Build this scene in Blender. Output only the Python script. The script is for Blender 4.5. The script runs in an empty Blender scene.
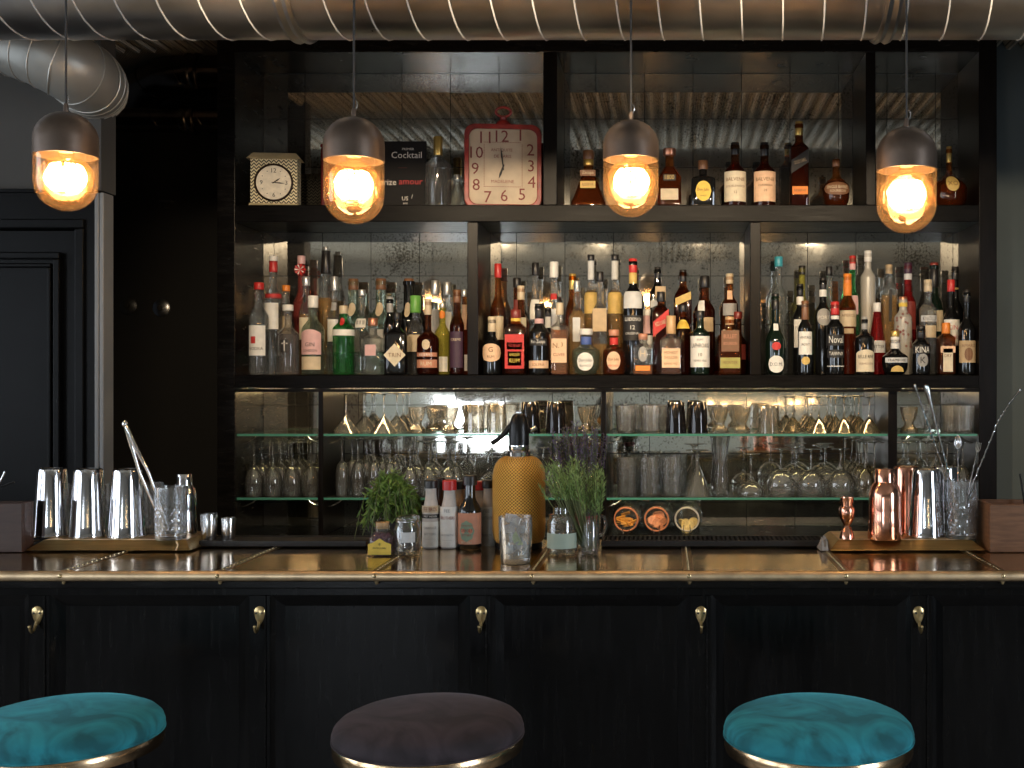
# bar with a mirrored back shelf: light levels, exposure
L_LEFT, L_BACK, L_RIGHT, L_SPOT, EXPO, STRIP = 45, 60, 130, 84, 0.06, 62
import bpy, math, random
from mathutils import Vector, Matrix
random.seed(7)
SC = bpy.context.scene
COL = SC.collection
PI = math.pi
# camera model: eye 1.52 m above the floor at the origin, looking along +Y
F, VX, VY, EYE = 1150.0, 665.0, 384.0, 1.52
def wx(px, Y): return (px - VX) * Y / F
def wz(py, Y): return EYE - (py - VY) * Y / F

# ------------------------------------------------------------------ mesh helpers
class G:
    def __init__(s): s.v = []; s.f = []
    def add(s, vs, fs, M=None):
        n = len(s.v)
        if M is not None: vs = [M @ Vector(p) for p in vs]
        s.v += [tuple(p) for p in vs]
        s.f += [tuple(i + n for i in q) for q in fs]
        return s
    def box(s, x0, x1, y0, y1, z0, z1, M=None):
        vs = [(x, y, z) for z in (z0, z1) for y in (y0, y1) for x in (x0, x1)]
        return s.add(vs, [(0,2,3,1),(4,5,7,6),(0,1,5,4),(2,6,7,3),(0,4,6,2),(1,3,7,5)], M)
    def frustum(s, lo, hi, z0, z1):
        vs = [(lo[0],lo[2],z0),(lo[1],lo[2],z0),(lo[0],lo[3],z0),(lo[1],lo[3],z0),
              (hi[0],hi[2],z1),(hi[1],hi[2],z1),(hi[0],hi[3],z1),(hi[1],hi[3],z1)]
        return s.add(vs, [(0,2,3,1),(4,5,7,6),(0,1,5,4),(2,6,7,3),(0,4,6,2),(1,3,7,5)])
    def lathe(s, prof, seg=20, shape=None, M=None, sy=1.0):
        vs, fs, rings = [], [], []
        for k, (r, z) in enumerate(prof):
            if r < 1e-6:
                rings.append([len(vs)]); vs.append((0, 0, z))
            else:
                ring = []
                for i in range(seg):
                    a = 2 * PI * i / seg
                    q = r * (shape(a, k, z) if shape else 1.0)
                    ring.append(len(vs)); vs.append((q * math.cos(a), sy * q * math.sin(a), z))
                rings.append(ring)
        for A, B in zip(rings, rings[1:]):
            for i in range(seg):
                j = (i + 1) % seg
                if len(A) == 1 and len(B) == 1: continue
                if len(A) == 1: fs.append((A[0], B[j], B[i]))
                elif len(B) == 1: fs.append((A[i], A[j], B[0]))
                else: fs.append((A[i], A[j], B[j], B[i]))
        return s.add(vs, fs, M)
    def tube(s, path, r, seg=8, M=None, closed=False):
        P = [Vector(p) for p in path]; n = len(P)
        R = r if isinstance(r, (list, tuple)) else [r] * n
        vs, fs = [], []
        up = None
        for i in range(n):
            if closed: t = (P[(i+1) % n] - P[i-1]).normalized()
            else: t = (P[min(i+1, n-1)] - P[max(i-1, 0)]).normalized()
            if up is None:
                up = Vector((0,0,1)) if abs(t.z) < .9 else Vector((1,0,0))
            up = (up - t * up.dot(t)).normalized()
            b = t.cross(up)
            for k in range(seg):
                a = 2 * PI * k / seg
                vs.append(P[i] + (up * math.cos(a) + b * math.sin(a)) * R[i])
        for i in range(n if closed else n - 1):
            for k in range(seg):
                a, b2 = i * seg + k, i * seg + (k+1) % seg
                c, d = ((i+1) % n) * seg + (k+1) % seg, ((i+1) % n) * seg + k
                fs.append((a, b2, c, d))
        if not closed:
            fs.append(tuple(range(seg))[::-1]); fs.append(tuple((n-1)*seg + k for k in range(seg)))
        return s.add(vs, fs, M)
    def prism(s, pts, y0, y1, M=None):          # outline in (x, z), depth along y
        n = len(pts)
        vs = [(x, y0, z) for x, z in pts] + [(x, y1, z) for x, z in pts]
        fs = [tuple(range(n)), tuple(range(2*n-1, n-1, -1))]
        fs += [(i, i + n, (i+1) % n + n, (i+1) % n) for i in range(n)]
        return s.add(vs, fs, M)
    def ball(s, c, r, seg=12, rings=8, sz=1.0):
        pr = [(r * math.sin(PI*k/rings), -sz * r * math.cos(PI*k/rings)) for k in range(rings+1)]
        pr[0] = (0, pr[0][1]); pr[-1] = (0, pr[-1][1])
        return s.lathe(pr, seg, M=Matrix.Translation(c))
    def build(s, name, m, parent=None, smooth=40, bevel=0, loc=None):
        me = bpy.data.meshes.new(name)
        me.from_pydata(s.v, [], s.f); me.update()
        if smooth:
            for p in me.polygons: p.use_smooth = True
            me.set_sharp_from_angle(angle=math.radians(smooth))
        me.materials.append(m)
        o = bpy.data.objects.new(name, me); COL.objects.link(o)
        if parent is not None: o.parent = parent
        if loc is not None: o.location = loc
        if bevel:
            b = o.modifiers.new('edge', 'BEVEL'); b.width = bevel; b.segments = 2; b.limit_method = 'ANGLE'
        return o

SEEN_LABELS = {}
def tag(o, label, cat, group=None):
    n = len(label.replace(',', '').split())
    if not 4 <= n <= 16: print('LABEL LENGTH', n, label)
    if label in SEEN_LABELS: print('LABEL TWICE', label)
    SEEN_LABELS[label] = 1
    o['label'] = label; o['category'] = cat
    if group: o['group'] = group
    return o
def thing(name, label, cat, loc=(0,0,0), rz=0.0, group=None):
    o = bpy.data.objects.new(name, None); COL.objects.link(o)
    o.empty_display_size = .05
    o.location = loc; o.rotation_euler = (0, 0, rz)
    return tag(o, label, cat, group)
def struct(o): o['kind'] = 'structure'; return o
def dup(root, loc, label, rz=None, group=None):
    r = root.copy(); COL.objects.link(r); r.location = loc
    if rz is not None: r.rotation_euler = (0, 0, rz)
    tag(r, label, root['category'], group or root.get('group'))
    for ch in list(root.children):
        c = ch.copy(); COL.objects.link(c); c.parent = r
        for g in ch.children:
            d = g.copy(); COL.objects.link(d); d.parent = c
    return r

_text = {}
def text_geo(txt):
    """flat lettering, unit height, centred on the origin: (verts (x, z), faces, width)"""
    if txt not in _text:
        cu = bpy.data.curves.new('lettering', 'FONT'); cu.body = txt; cu.size = 1.0; cu.resolution_u = 2
        ob = bpy.data.objects.new('lettering', cu); COL.objects.link(ob)
        dg = bpy.context.evaluated_depsgraph_get()
        me = bpy.data.meshes.new_from_object(ob.evaluated_get(dg))
        vs = [(v.co.x, v.co.y) for v in me.vertices]; fs = [tuple(p.vertices) for p in me.polygons]
        bpy.data.objects.remove(ob); bpy.data.curves.remove(cu); bpy.data.meshes.remove(me)
        x0 = min(p[0] for p in vs); x1 = max(p[0] for p in vs); z0 = min(p[1] for p in vs); z1 = max(p[1] for p in vs)
        h = max(.3, z1 - z0)
        _text[txt] = ([((x-(x0+x1)/2)/h, (z-(z0+z1)/2)/h) for x, z in vs], fs, (x1-x0)/h)
    return _text[txt]
def add_text(g, txt, h, fmap, u0=0, z0=0, maxw=None, rot=0):
    vs, fs, w = text_geo(txt)
    k = h if not maxw or w * h <= maxw else maxw / w
    c, s = math.cos(rot), math.sin(rot)
    out = []
    for x, z in vs:
        X, Z = x * k, z * h
        out.append(fmap(u0 + X*c - Z*s, z0 + X*s + Z*c))
    g.add(out, fs)

# ------------------------------------------------------------------ materials
_mats = {}
def newmat(name):
    m = bpy.data.materials.new(name); m.use_nodes = True
    nt = m.node_tree; nt.nodes.clear()
    out = nt.nodes.new('ShaderNodeOutputMaterial')
    return m, nt, out
def node(nt, t, **kw):
    n = nt.nodes.new('ShaderNode' + t)
    for k, v in kw.items(): setattr(n, k, v)
    return n
def c4(c): return (c[0], c[1], c[2], 1)
def P(name, color, rough=.5, metal=0.0, noise=0.0, nscale=20, bump=0.0, stretch=(1,1,1), coat=0.0, spec=.5, sheen=0.0, rvar=0.0, emit=None):
    if name in _mats: return _mats[name]
    m, nt, out = newmat(name)
    b = node(nt, 'BsdfPrincipled')
    b.inputs['Base Color'].default_value = c4(color); b.inputs['Roughness'].default_value = rough
    b.inputs['Metallic'].default_value = metal; b.inputs['Coat Weight'].default_value = coat
    b.inputs['Coat Roughness'].default_value = .08
    b.inputs['Specular IOR Level'].default_value = spec; b.inputs['Sheen Weight'].default_value = sheen
    if emit:
        b.inputs['Emission Color'].default_value = c4(emit[0]); b.inputs['Emission Strength'].default_value = emit[1]
    if noise or bump or rvar:
        tc = node(nt, 'TexCoord'); mp = node(nt, 'Mapping'); mp.inputs['Scale'].default_value = stretch
        nz = node(nt, 'TexNoise'); nz.inputs['Scale'].default_value = nscale; nz.inputs['Detail'].default_value = 5
        nt.links.new(tc.outputs['Object'], mp.inputs[0]); nt.links.new(mp.outputs[0], nz.inputs['Vector'])
        if noise:
            r = node(nt, 'ValToRGB')
            r.color_ramp.elements[0].position = .3; r.color_ramp.elements[1].position = .7
            r.color_ramp.elements[0].color = c4([x * (1 - noise) for x in color])
            r.color_ramp.elements[1].color = c4([min(1, x * (1 + noise)) for x in color])
            nt.links.new(nz.outputs['Fac'], r.inputs[0]); nt.links.new(r.outputs[0], b.inputs['Base Color'])
        if rvar:
            mr = node(nt, 'MapRange'); mr.inputs[3].default_value = max(.02, rough - rvar); mr.inputs[4].default_value = rough + rvar
            nt.links.new(nz.outputs['Fac'], mr.inputs[0]); nt.links.new(mr.outputs[0], b.inputs['Roughness'])
        if bump:
            bp = node(nt, 'Bump'); bp.inputs['Strength'].default_value = bump; bp.inputs['Distance'].default_value = .01
            nt.links.new(nz.outputs['Fac'], bp.inputs['Height']); nt.links.new(bp.outputs[0], b.inputs['Normal'])
    nt.links.new(b.outputs[0], out.inputs[0])
    _mats[name] = m
    return m
def thin(name, tint=(1,1,1), refl=1.0, haze=0.02, hcol=(.8,.8,.8), rough=.03, edge=.6, bend=0.0):
    """thin-walled glass: tinted transparency, mirror reflection rising at grazing angles, a little milkiness"""
    if name in _mats: return _mats[name]
    m, nt, out = newmat(name)
    tr = node(nt, 'BsdfTransparent'); tr.inputs[0].default_value = c4(tint)
    gl = node(nt, 'BsdfGlossy'); gl.inputs['Roughness'].default_value = rough
    df = node(nt, 'BsdfDiffuse'); df.inputs[0].default_value = c4(hcol)
    lw = node(nt, 'LayerWeight'); lw.inputs[0].default_value = .5
    pw = node(nt, 'Math', operation='POWER'); pw.inputs[1].default_value = 3.0
    mu = node(nt, 'Math', operation='MULTIPLY_ADD'); mu.inputs[1].default_value = edge * refl; mu.inputs[2].default_value = .05 * refl
    nt.links.new(lw.outputs['Facing'], pw.inputs[0]); nt.links.new(pw.outputs[0], mu.inputs[0])
    m1 = node(nt, 'MixShader'); m1.inputs[0].default_value = haze
    nt.links.new(tr.outputs[0], m1.inputs[1]); nt.links.new(df.outputs[0], m1.inputs[2])
    m2 = node(nt, 'MixShader')
    nt.links.new(mu.outputs[0], m2.inputs[0]); nt.links.new(m1.outputs[0], m2.inputs[1]); nt.links.new(gl.outputs[0], m2.inputs[2])
    last = m2
    if bend:            # part of the light is bent as in thick or cut glass
        rf = node(nt, 'BsdfGlass'); rf.inputs['Color'].default_value = c4([x**.5 for x in tint]); rf.inputs['IOR'].default_value = 1.45; rf.inputs['Roughness'].default_value = 0.0
        last = node(nt, 'MixShader'); last.inputs[0].default_value = bend
        nt.links.new(m2.outputs[0], last.inputs[1]); nt.links.new(rf.outputs[0], last.inputs[2])
    nt.links.new(last.outputs[0], out.inputs[0])
    _mats[name] = m
    return m

M_black = P('black_lacquer', (.005,.0045,.0042), .25, noise=.35, nscale=9, stretch=(1,1,6), bump=.03, rvar=.08, spec=.18)
M_panel = P('black_panel_lacquer', (.004,.0038,.0038), .22, noise=.4, nscale=14, stretch=(6,6,.6), bump=.012, rvar=.06, spec=.17)
M_shelfwood = P('black_stained_wood', (.0032,.0027,.0025), .34, noise=.5, nscale=22, stretch=(.5,3,6), bump=.06, rvar=.1, spec=.08)
M_brown = P('brown_stained_wood', (.0045,.0033,.0027), .30, noise=.4, nscale=18, stretch=(3,3,.5), bump=.03, spec=.12)
M_wallgrey = P('grey_plaster', (.062,.061,.056), .8, noise=.06, nscale=4)
M_wallblue = P('blue_grey_plaster', (.10,.125,.13), .75, noise=.06, nscale=4)
M_wallfar = P('warm_plaster', (.26,.245,.21), .85, noise=.08, nscale=3)
M_niche = P('black_paint', (.008,.008,.008), .7)
M_door = P('black_door_paint', (.0032,.0034,.0036), .30, noise=.2, nscale=6, spec=.10)
M_floor = P('pale_floorboards', (.34,.32,.295), .45, noise=.4, nscale=8, stretch=(6,.5,1), bump=.1)
M_duct = P('galvanised_steel', (.60,.60,.60), .30, 1.0, noise=.12, nscale=7, rvar=.06, bump=.02)
M_ductseam = P('bright_steel_seam', (.92,.91,.88), .38, .55)
M_ductgrey = P('dull_zinc', (.33,.335,.31), .42, .45, noise=.1, nscale=9)
M_ductdark = P('dark_steel', (.16,.13,.11), .25, 1.0, noise=.3, nscale=10, bump=.05)
M_steel = P('polished_steel', (.72,.72,.74), .09, 1.0, rvar=.03, nscale=30)
M_steelb = P('brushed_steel', (.62,.62,.63), .2, 1.0)
M_copper = P('polished_copper', (.80,.40,.28), .14, 1.0, noise=.12, nscale=30)
M_brass = P('aged_brass', (.86,.64,.40), .42, 1.0, noise=.2, nscale=25, rvar=.08)
M_brasshook = P('brass_hook', (.60,.45,.22), .28, 1.0, noise=.25, nscale=60)
M_traybrass = P('brushed_brass_tray', (.46,.34,.15), .34, 1.0, noise=.12, nscale=18, stretch=(.4,6,6))
M_gold = P('gold_metal', (.85,.58,.22), .2, 1.0)
M_bronze = P('bronze_lamp_cap', (.15,.112,.088), .42, .7, noise=.25, nscale=12)
M_blackplastic = P('black_plastic', (.008,.008,.008), .3, spec=.3)
M_rubber = P('black_rubber', (.012,.012,.012), .5)
M_whitepaper = P('white_paper', (.75,.73,.68), .7)
M_ink = P('black_ink', (.02,.017,.015), .6)
M_cord = P('lamp_cord', (.035,.033,.032), .6)

def mirror_mat():
    m, nt, out = newmat('antique_mirror')
    b = node(nt, 'BsdfPrincipled'); b.inputs['Metallic'].default_value = .96
    tc = node(nt, 'TexCoord')
    n1 = node(nt, 'TexNoise'); n1.inputs['Scale'].default_value = 5; n1.inputs['Detail'].default_value = 8; n1.inputs['Roughness'].default_value = .7
    n2 = node(nt, 'TexNoise'); n2.inputs['Scale'].default_value = 110; n2.inputs['Detail'].default_value = 3
    nt.links.new(tc.outputs['Object'], n1.inputs['Vector']); nt.links.new(tc.outputs['Object'], n2.inputs['Vector'])
    mx = node(nt, 'Math', operation='MULTIPLY'); nt.links.new(n1.outputs['Fac'], mx.inputs[0]); nt.links.new(n2.outputs['Fac'], mx.inputs[1])
    r = node(nt, 'ValToRGB')
    e = r.color_ramp.elements
    e[0].position = .13; e[0].color = (.22,.20,.165,1); e[1].position = .22; e[1].color = (.70,.68,.61,1)
    nt.links.new(mx.outputs[0], r.inputs[0]); nt.links.new(r.outputs[0], b.inputs['Base Color'])
    mr = node(nt, 'MapRange'); mr.inputs[1].default_value = .35; mr.inputs[2].default_value = .65
    mr.inputs[3].default_value = .02; mr.inputs[4].default_value = .06
    nt.links.new(n1.outputs['Fac'], mr.inputs[0]); nt.links.new(mr.outputs[0], b.inputs['Roughness'])
    nt.links.new(b.outputs[0], out.inputs[0])
    return m
M_mirror = mirror_mat()

def counter_brass():
    m, nt, out = newmat('hammered_brass_sheet')
    b = node(nt, 'BsdfPrincipled'); b.inputs['Metallic'].default_value = 1.0
    tc = node(nt, 'TexCoord')
    n1 = node(nt, 'TexNoise'); n1.inputs['Scale'].default_value = 7; n1.inputs['Detail'].default_value = 8
    n2 = node(nt, 'TexNoise'); n2.inputs['Scale'].default_value = 42; n2.inputs['Detail'].default_value = 4
    for n in (n1, n2): nt.links.new(tc.outputs['Object'], n.inputs['Vector'])
    r = node(nt, 'ValToRGB'); e = r.color_ramp.elements
    e[0].position = .33; e[0].color = (.46,.29,.13,1); e[1].position = .68; e[1].color = (.82,.57,.28,1)
    nt.links.new(n1.outputs['Fac'], r.inputs[0]); nt.links.new(r.outputs[0], b.inputs['Base Color'])
    mr = node(nt, 'MapRange'); mr.inputs[3].default_value = .05; mr.inputs[4].default_value = .24
    nt.links.new(n1.outputs['Fac'], mr.inputs[0]); nt.links.new(mr.outputs[0], b.inputs['Roughness'])
    bp = node(nt, 'Bump'); bp.inputs['Strength'].default_value = .10; bp.inputs['Distance'].default_value = .004
    nt.links.new(n2.outputs['Fac'], bp.inputs['Height']); nt.links.new(bp.outputs[0], b.inputs['Normal'])
    nt.links.new(b.outputs[0], out.inputs[0])
    return m
M_counter = counter_brass()

def deck_mat():
    m, nt, out = newmat('perforated_deck')
    b = node(nt, 'BsdfPrincipled'); b.inputs['Roughness'].default_value = .55; b.inputs['Metallic'].default_value = .25
    tc = node(nt, 'TexCoord')
    vo = node(nt, 'TexVoronoi'); vo.inputs['Scale'].default_value = 90; vo.inputs['Randomness'].default_value = 0
    nt.links.new(tc.outputs['Object'], vo.inputs['Vector'])
    r = node(nt, 'ValToRGB'); r.color_ramp.interpolation = 'LINEAR'; e = r.color_ramp.elements
    e[0].position = .36; e[0].color = (.07,.065,.055,1); e[1].position = .44; e[1].color = (.80,.74,.62,1)
    nt.links.new(vo.outputs['Distance'], r.inputs[0]); nt.links.new(r.outputs[0], b.inputs['Base Color'])
    nt.links.new(b.outputs[0], out.inputs[0])
    return m
M_deck = deck_mat()

# ------------------------------------------------------------------ room shell
YF, YM = 4.51, 4.826               # front of the back bar, face of its mirrors
CEIL, FARY, LX, RX = 2.93, -3.65, -4.2, 3.4
def sbox(name, m, *b, bevel=0): return struct(G().box(*b).build(name, m, smooth=0, bevel=bevel))
sbox('floor', M_floor, LX-.1, RX+.1, FARY-.1, 6.0, -.05, 0)
g = G(); pitch = .066; n = int((RX - LX + .2) / pitch)
prof = []
for i in range(n):
    x = LX - .1 + i * pitch
    prof += [(x, CEIL), (x + pitch*.22, CEIL), (x + pitch*.5, CEIL + .035), (x + pitch*.72, CEIL + .035)]
prof.append((LX - .1 + n * pitch, CEIL))
vs = [(x, y, z) for y in (FARY - .1, 1.0, 4.9) for x, z in prof]
k = len(prof)
g.add(vs, [(a + i, a + i + 1, a + i + 1 + k, a + i + k) for a in (0, k) for i in range(k - 1)])
g.box(LX - .1, RX + .1, FARY - .1, 6.0, CEIL + .05, CEIL + .10)
struct(g.build('ceiling', M_deck, smooth=0))
# walls of the room the bar stands in (behind the camera: seen only in the mirrors)
def wall_with_openings(name, m, axis, at, thick, a0, a1, openings, z1=CEIL + .05):
    g = G(); cuts = sorted(openings)
    def blk(u0, u1, z0, z2):
        if u1 - u0 < 1e-4 or z2 - z0 < 1e-4: return
        if axis == 'x': g.box(at, at + thick, u0, u1, z0, z2)
        else: g.box(u0, u1, at, at + thick, z0, z2)
    u = a0
    for (o0, o1, b0, b1) in cuts:
        blk(u, o0, 0, z1); blk(o0, o1, 0, b0); blk(o0, o1, b1, z1); u = o1
    blk(u, a1, 0, z1)
    return struct(g.build(name, m, smooth=0))
LW = [(-3.0, -1.3, .85, 2.6), (-.8, .9, .85, 2.6), (1.4, 2.9, .85, 2.6)]
BW = [(-2.75, -1.75, .55, 1.36), (3.07, 3.23, .93, 1.19)]
RW = [(-1.0, .6, .85, 2.6)]
wall_with_openings('wall_left', M_wallfar, 'x', LX - .12, .12, FARY - .1, 3.7, LW)
wall_with_openings('wall_back', M_wallfar, 'y', FARY - .12, .12, LX - .1, RX + .1, BW)
M_wains = P('pale_green_panelling', (.62,.66,.60), .5, noise=.1)
for k, (u0, u1) in enumerate(((LX, -2.76), (-1.74, 3.06), (3.24, RX))): sbox('trim_%d' % (k+5), M_wains, u0, u1, FARY, FARY + .02, 0, 1.42, bevel=.004)
wall_with_openings('wall_right', M_wallblue, 'x', RX, .12, FARY - .1, 4.95, RW)
sbox('wall_front', M_wallblue, -1.74, RX + .1, YM + .025, 4.95, 0, CEIL + .05)
sbox('wall_niche', M_niche, -4.3, -1.6, 5.5, 5.6, 0, CEIL + .05)
sbox('wall_passage', M_niche, -1.74, -1.60, 4.95, 5.5, 0, CEIL + .05)
M_pane = thin('window_pane', (.95,.97,1), haze=.02)
M_frame = P('dark_window_frame', (.03,.03,.03), .4)
wi = 0
for axis, at, ops in (('x', LX, LW), ('y', FARY, BW), ('x', RX, RW)):
    for (o0, o1, b0, b1) in ops:
        wi += 1
        g = G(); t = .04 if o1 - o0 > .5 else .008; a = at - .06 if at < 0 else at + .06
        def bar(u0, u1, z0, z1):
            if axis == 'x': g.box(a - .02, a + .02, u0, u1, z0, z1)
            else: g.box(u0, u1, a - .02, a + .02, z0, z1)
        bar(o0, o0 + t, b0, b1); bar(o1 - t, o1, b0, b1); bar(o0 + t, o1 - t, b0, b0 + t); bar(o0 + t, o1 - t, b1 - t, b1)
        bar((o0 + o1)/2 - .008, (o0 + o1)/2 + .008, b0 + t, b1 - t)
        fr = struct(g.build('window_%d' % wi, M_frame, smooth=0))
        g = G()
        for u0, u1 in ((o0 + t, (o0+o1)/2 - .008), ((o0+o1)/2 + .008, o1 - t)):
            if axis == 'x': g.box(a - .003, a + .003, u0, u1, b0 + t, b1 - t)
            else: g.box(u0, u1, a - .003, a + .003, b0 + t, b1 - t)
        g.build('pane', M_pane, fr, smooth=0)

# left partition with its panelled door, and the grey wall over it
PY = 3.70
ptop = wz(193, PY); pr = wx(105.5, PY)
g = G()
dl, dr = wx(-62, PY), wx(76, PY)
g.box(-4.2, dl - .001, PY, PY + .06, 0, ptop); g.box(dr + .001, pr - .03, PY, PY + .06, 0, ptop); g.box(dl - .001, dr + .001, PY, PY + .06, 2.02, ptop)
struct(g.build('wall_partition', M_door, smooth=0))
sbox('wall_over', M_wallgrey, -4.2, wx(98, PY), PY + .02, PY + .12, ptop + .012, CEIL + .05)
M_greytrim = P('grey_trim_paint', (.16,.165,.165), .4)
g = G()
g.box(pr - .03, pr - .016, PY - .012, PY + .065, 0, ptop); g.box(pr - .014, pr, PY - .012, PY + .055, 0, ptop)
struct(g.build('trim_1', M_greytrim, smooth=0, bevel=.003))
sbox('trim_2', M_door, -4.2, pr - .031, PY - .012, PY + .065, ptop, ptop + .012, bevel=.002)
g = G(); g.box(dl + .002, dr - .002, PY + .02, PY + .06, .01, 2.015)
d1 = struct(g.build('door_1', M_door, smooth=0))
def rectring(g, x0, x1, z0, z1, w, y0, y1):
    g.box(x0, x1, y0, y1, z1 - w, z1); g.box(x0, x1, y0, y1, z0, z0 + w)
    g.box(x0, x0 + w, y0, y1, z0 + w, z1 - w); g.box(x1 - w, x1, y0, y1, z0 + w, z1 - w)
for z0, z1 in ((.98, wz(252, PY)), (.2, .85)):
    g = G()
    rectring(g, wx(2, PY) - .45, wx(60, PY), z0, z1, .022, PY - .004, PY + .02)
    rectring(g, wx(10, PY) - .45, wx(50, PY), z0 + .035, z1 - .035, .014, PY + .004, PY + .02)
    g.build('door_moulding', M_door, d1, smooth=0, bevel=.004)
g = G(); rectring(g, dl - .05, dr + .03, -.2, 2.05, .03, PY - .012, PY)
struct(g.build('trim_3', M_door, smooth=0, bevel=.004))
# small fittings on the dark niche wall
for px, py, lab in ((162, 308, 'small round steel wall fitting in the dark niche beside the panelled door'),
                    (129, 306, 'dim round wall fitting, nearer the door edge, in the dark niche')):
    t = thing('wall_fitting', lab, 'wall fitting', (wx(px, 5.5), 5.5, wz(py, 5.5)))
    Mx = Matrix.Rotation(PI/2, 4, 'X')
    mt = P('fitting_steel', (.5,.5,.5), .3, 1) if px > 150 else P('fitting_dark', (.06,.06,.06), .4, .6)
    G().lathe([(0,0),(.042,0),(.042,.008),(.030,.016),(.0,.016)], 20, M=Mx).build('rose', mt, t)
    G().lathe([(0,.016),(.012,.016),(.012,.028),(0,.030)], 12, M=Mx).build('screw', M_ink, t)
    G().box(-.003, .003, -.0315, -.027, -.012, .012).build('slot', M_ink, t)
t = thing('wall_bracket', 'slim pale wall bracket high up in the dark niche', 'bracket', (wx(168, 5.5), 5.5, wz(202, 5.5)))
G().box(-.03, .03, -.03, 0, -.004, .004).build('flange', P('fitting_steel', (.5,.5,.5), .3, 1), t, smooth=0, bevel=.002)
G().box(-.012, .012, -.012, 0, -.03, -.004).build('stem', M_ink, t, smooth=0)

# ------------------------------------------------------------------ ventilation ducts
def spiral_duct(name, label, path, R, mat, pitchd, group=None, collars=(), seg=40, seam=.0024, seammat=None):
    t = thing(name, label, 'ventilation duct', (0,0,0), group=group)
    G().tube(path, R, seg).build('pipe', mat, t, smooth=60)
    # spiral lock seam following the pipe
    P_ = [Vector(p) for p in path]
    L = [0]
    for a, b in zip(P_, P_[1:]): L.append(L[-1] + (b - a).length)
    frames = []; up = None
    for i in range(len(P_)):
        tt = (P_[min(i+1, len(P_)-1)] - P_[max(i-1, 0)]).normalized()
        if up is None: up = Vector((0,0,1)) if abs(tt.z) < .9 else Vector((1,0,0))
        up = (up - tt*up.dot(tt)).normalized(); frames.append((up.copy(), tt.cross(up)))
    pts = []; N = int(L[-1] / pitchd * 28); j = 0
    for k in range(N + 1):
        s = L[-1] * k / N
        while j < len(L) - 2 and s > L[j+1]: j += 1
        u = (s - L[j]) / max(1e-6, L[j+1] - L[j])
        c = P_[j].lerp(P_[j+1], u); up = frames[j][0].lerp(frames[j+1][0], u).normalized(); b = frames[j][1].lerp(frames[j+1][1], u).normalized()
        a = 2 * PI * s / pitchd
        pts.append(c + (up * math.cos(a) + b * math.sin(a)) * (R + seam * .3))
    G().tube(pts, seam, 6).build('spiral_seam', seammat or M_ductseam, t, smooth=60)
    for (c, ax, w) in collars:
        q = Matrix.Translation(c) @ Vector((0,0,1)).rotation_difference(Vector(ax)).to_matrix().to_4x4()
        G().lathe([(R, -w), (R + .008, -w), (R + .012, -w*.6), (R + .005, 0), (R + .012, w*.6), (R + .008, w), (R, w)], seg, M=q).build('collar', mat, t)
    return t
DY, DZ, DR = 3.1, 2.656, .2
spiral_duct('ventilation_duct', 'wide silver spiral duct running the length of the bar below the ceiling',
            [(-3.4 + i*.2, DY, DZ) for i in range(34)], DR, M_duct, 42 * 2.95 / F,
            collars=[((wx(283, 2.98), DY, DZ), (1,0,0), .022), ((wx(893, 2.98), DY, DZ), (1,0,0), .022)])
pth = [(wx(-160, 3.47), 3.47, wz(4, 3.47)), (wx(-60, 3.47), 3.47, wz(18, 3.47)), (wx(0, 3.47), 3.47, wz(36, 3.47)), (wx(40, 3.475), 3.475, wz(51, 3.475)), (wx(62, 3.48), 3.48, wz(62, 3.48)),
       (wx(77, 3.51), 3.51, wz(71, 3.51)), (wx(87, 3.575), 3.575, wz(79, 3.575)), (wx(92, 3.68), 3.68, wz(85, 3.68)), (wx(93, 3.85), 3.85, wz(90, 3.85))]
spiral_duct('ventilation_duct', 'dull grey bent duct turning into the dark niche above the panelled door', pth, .105, M_ductgrey, .052, seg=32, seam=.002,
            seammat=P('grey_seam', (.62,.62,.58), .4, .8))
spiral_duct('ventilation_duct', 'thin dark pipe low in the niche, running to the cabinet side',
            [(wx(100, 5.1) + i*.1, 5.1, wz(120, 5.1)) for i in range(8)], .055, M_ductdark, .2, seam=.002, seammat=M_ductdark,
            collars=[((wx(190, 5.1), 5.1, wz(120, 5.1)), (1,0,0), .03)])
spiral_duct('ventilation_duct', 'fatter dark pipe above the thin one, high in the niche',
            [(wx(128, 5.3), 5.36, wz(108, 5.3)), (wx(134, 5.25), 5.30, wz(96, 5.25)), (wx(146, 5.2), 5.22, wz(84, 5.2)), (wx(166, 5.13), 5.14, wz(76, 5.13))] +
            [(wx(190 + 18*i, 5.1), 5.1, wz(75, 5.1)) for i in range(4)], .085, M_ductdark, .2, seam=.002, seammat=M_ductdark,
            collars=[((wx(196, 5.1), 5.1, wz(75, 5.1)), (1,0,0), .03)])

# ------------------------------------------------------------------ back bar cabinet
Z_TOP, Z_TOPU = wz(205, YF), wz(222, YF)
Z_MID, Z_MIDU = wz(375, YF), wz(392, YF)
Z_BOT = wz(536, YF)
LIFT = .0008
Z_G1, Z_G2 = wz(434, YF), wz(498, YF)
cab = thing('back_bar_cabinet', 'tall black wooden back-bar cabinet with shelves and aged mirror tiles', 'cabinet', (0, 0, 0))
XL0, XL1, XR0, XR1 = wx(217, YF), wx(235, YF), wx(979, YF), wx(997, YF)
def cbox(name, m, *b, bevel=.003): return G().box(*b).build(name, m, cab, smooth=0, bevel=bevel)
cbox('side_panel', M_black, XL0, XL1, YF, YM + .02, Z_BOT - .05, CEIL - .001)
cbox('side_panel', M_brown, XR0, XR1, YF, YM + .02, Z_BOT - .05, CEIL - .001)
ZR = wz(52, YF)
cbox('top_rail', M_black, XL1, XR0, YF, YM, ZR, CEIL - .001)
cbox('shelf', M_shelfwood, XL1, XR0, YF - .006, YM, Z_TOPU, Z_TOP)
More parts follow.
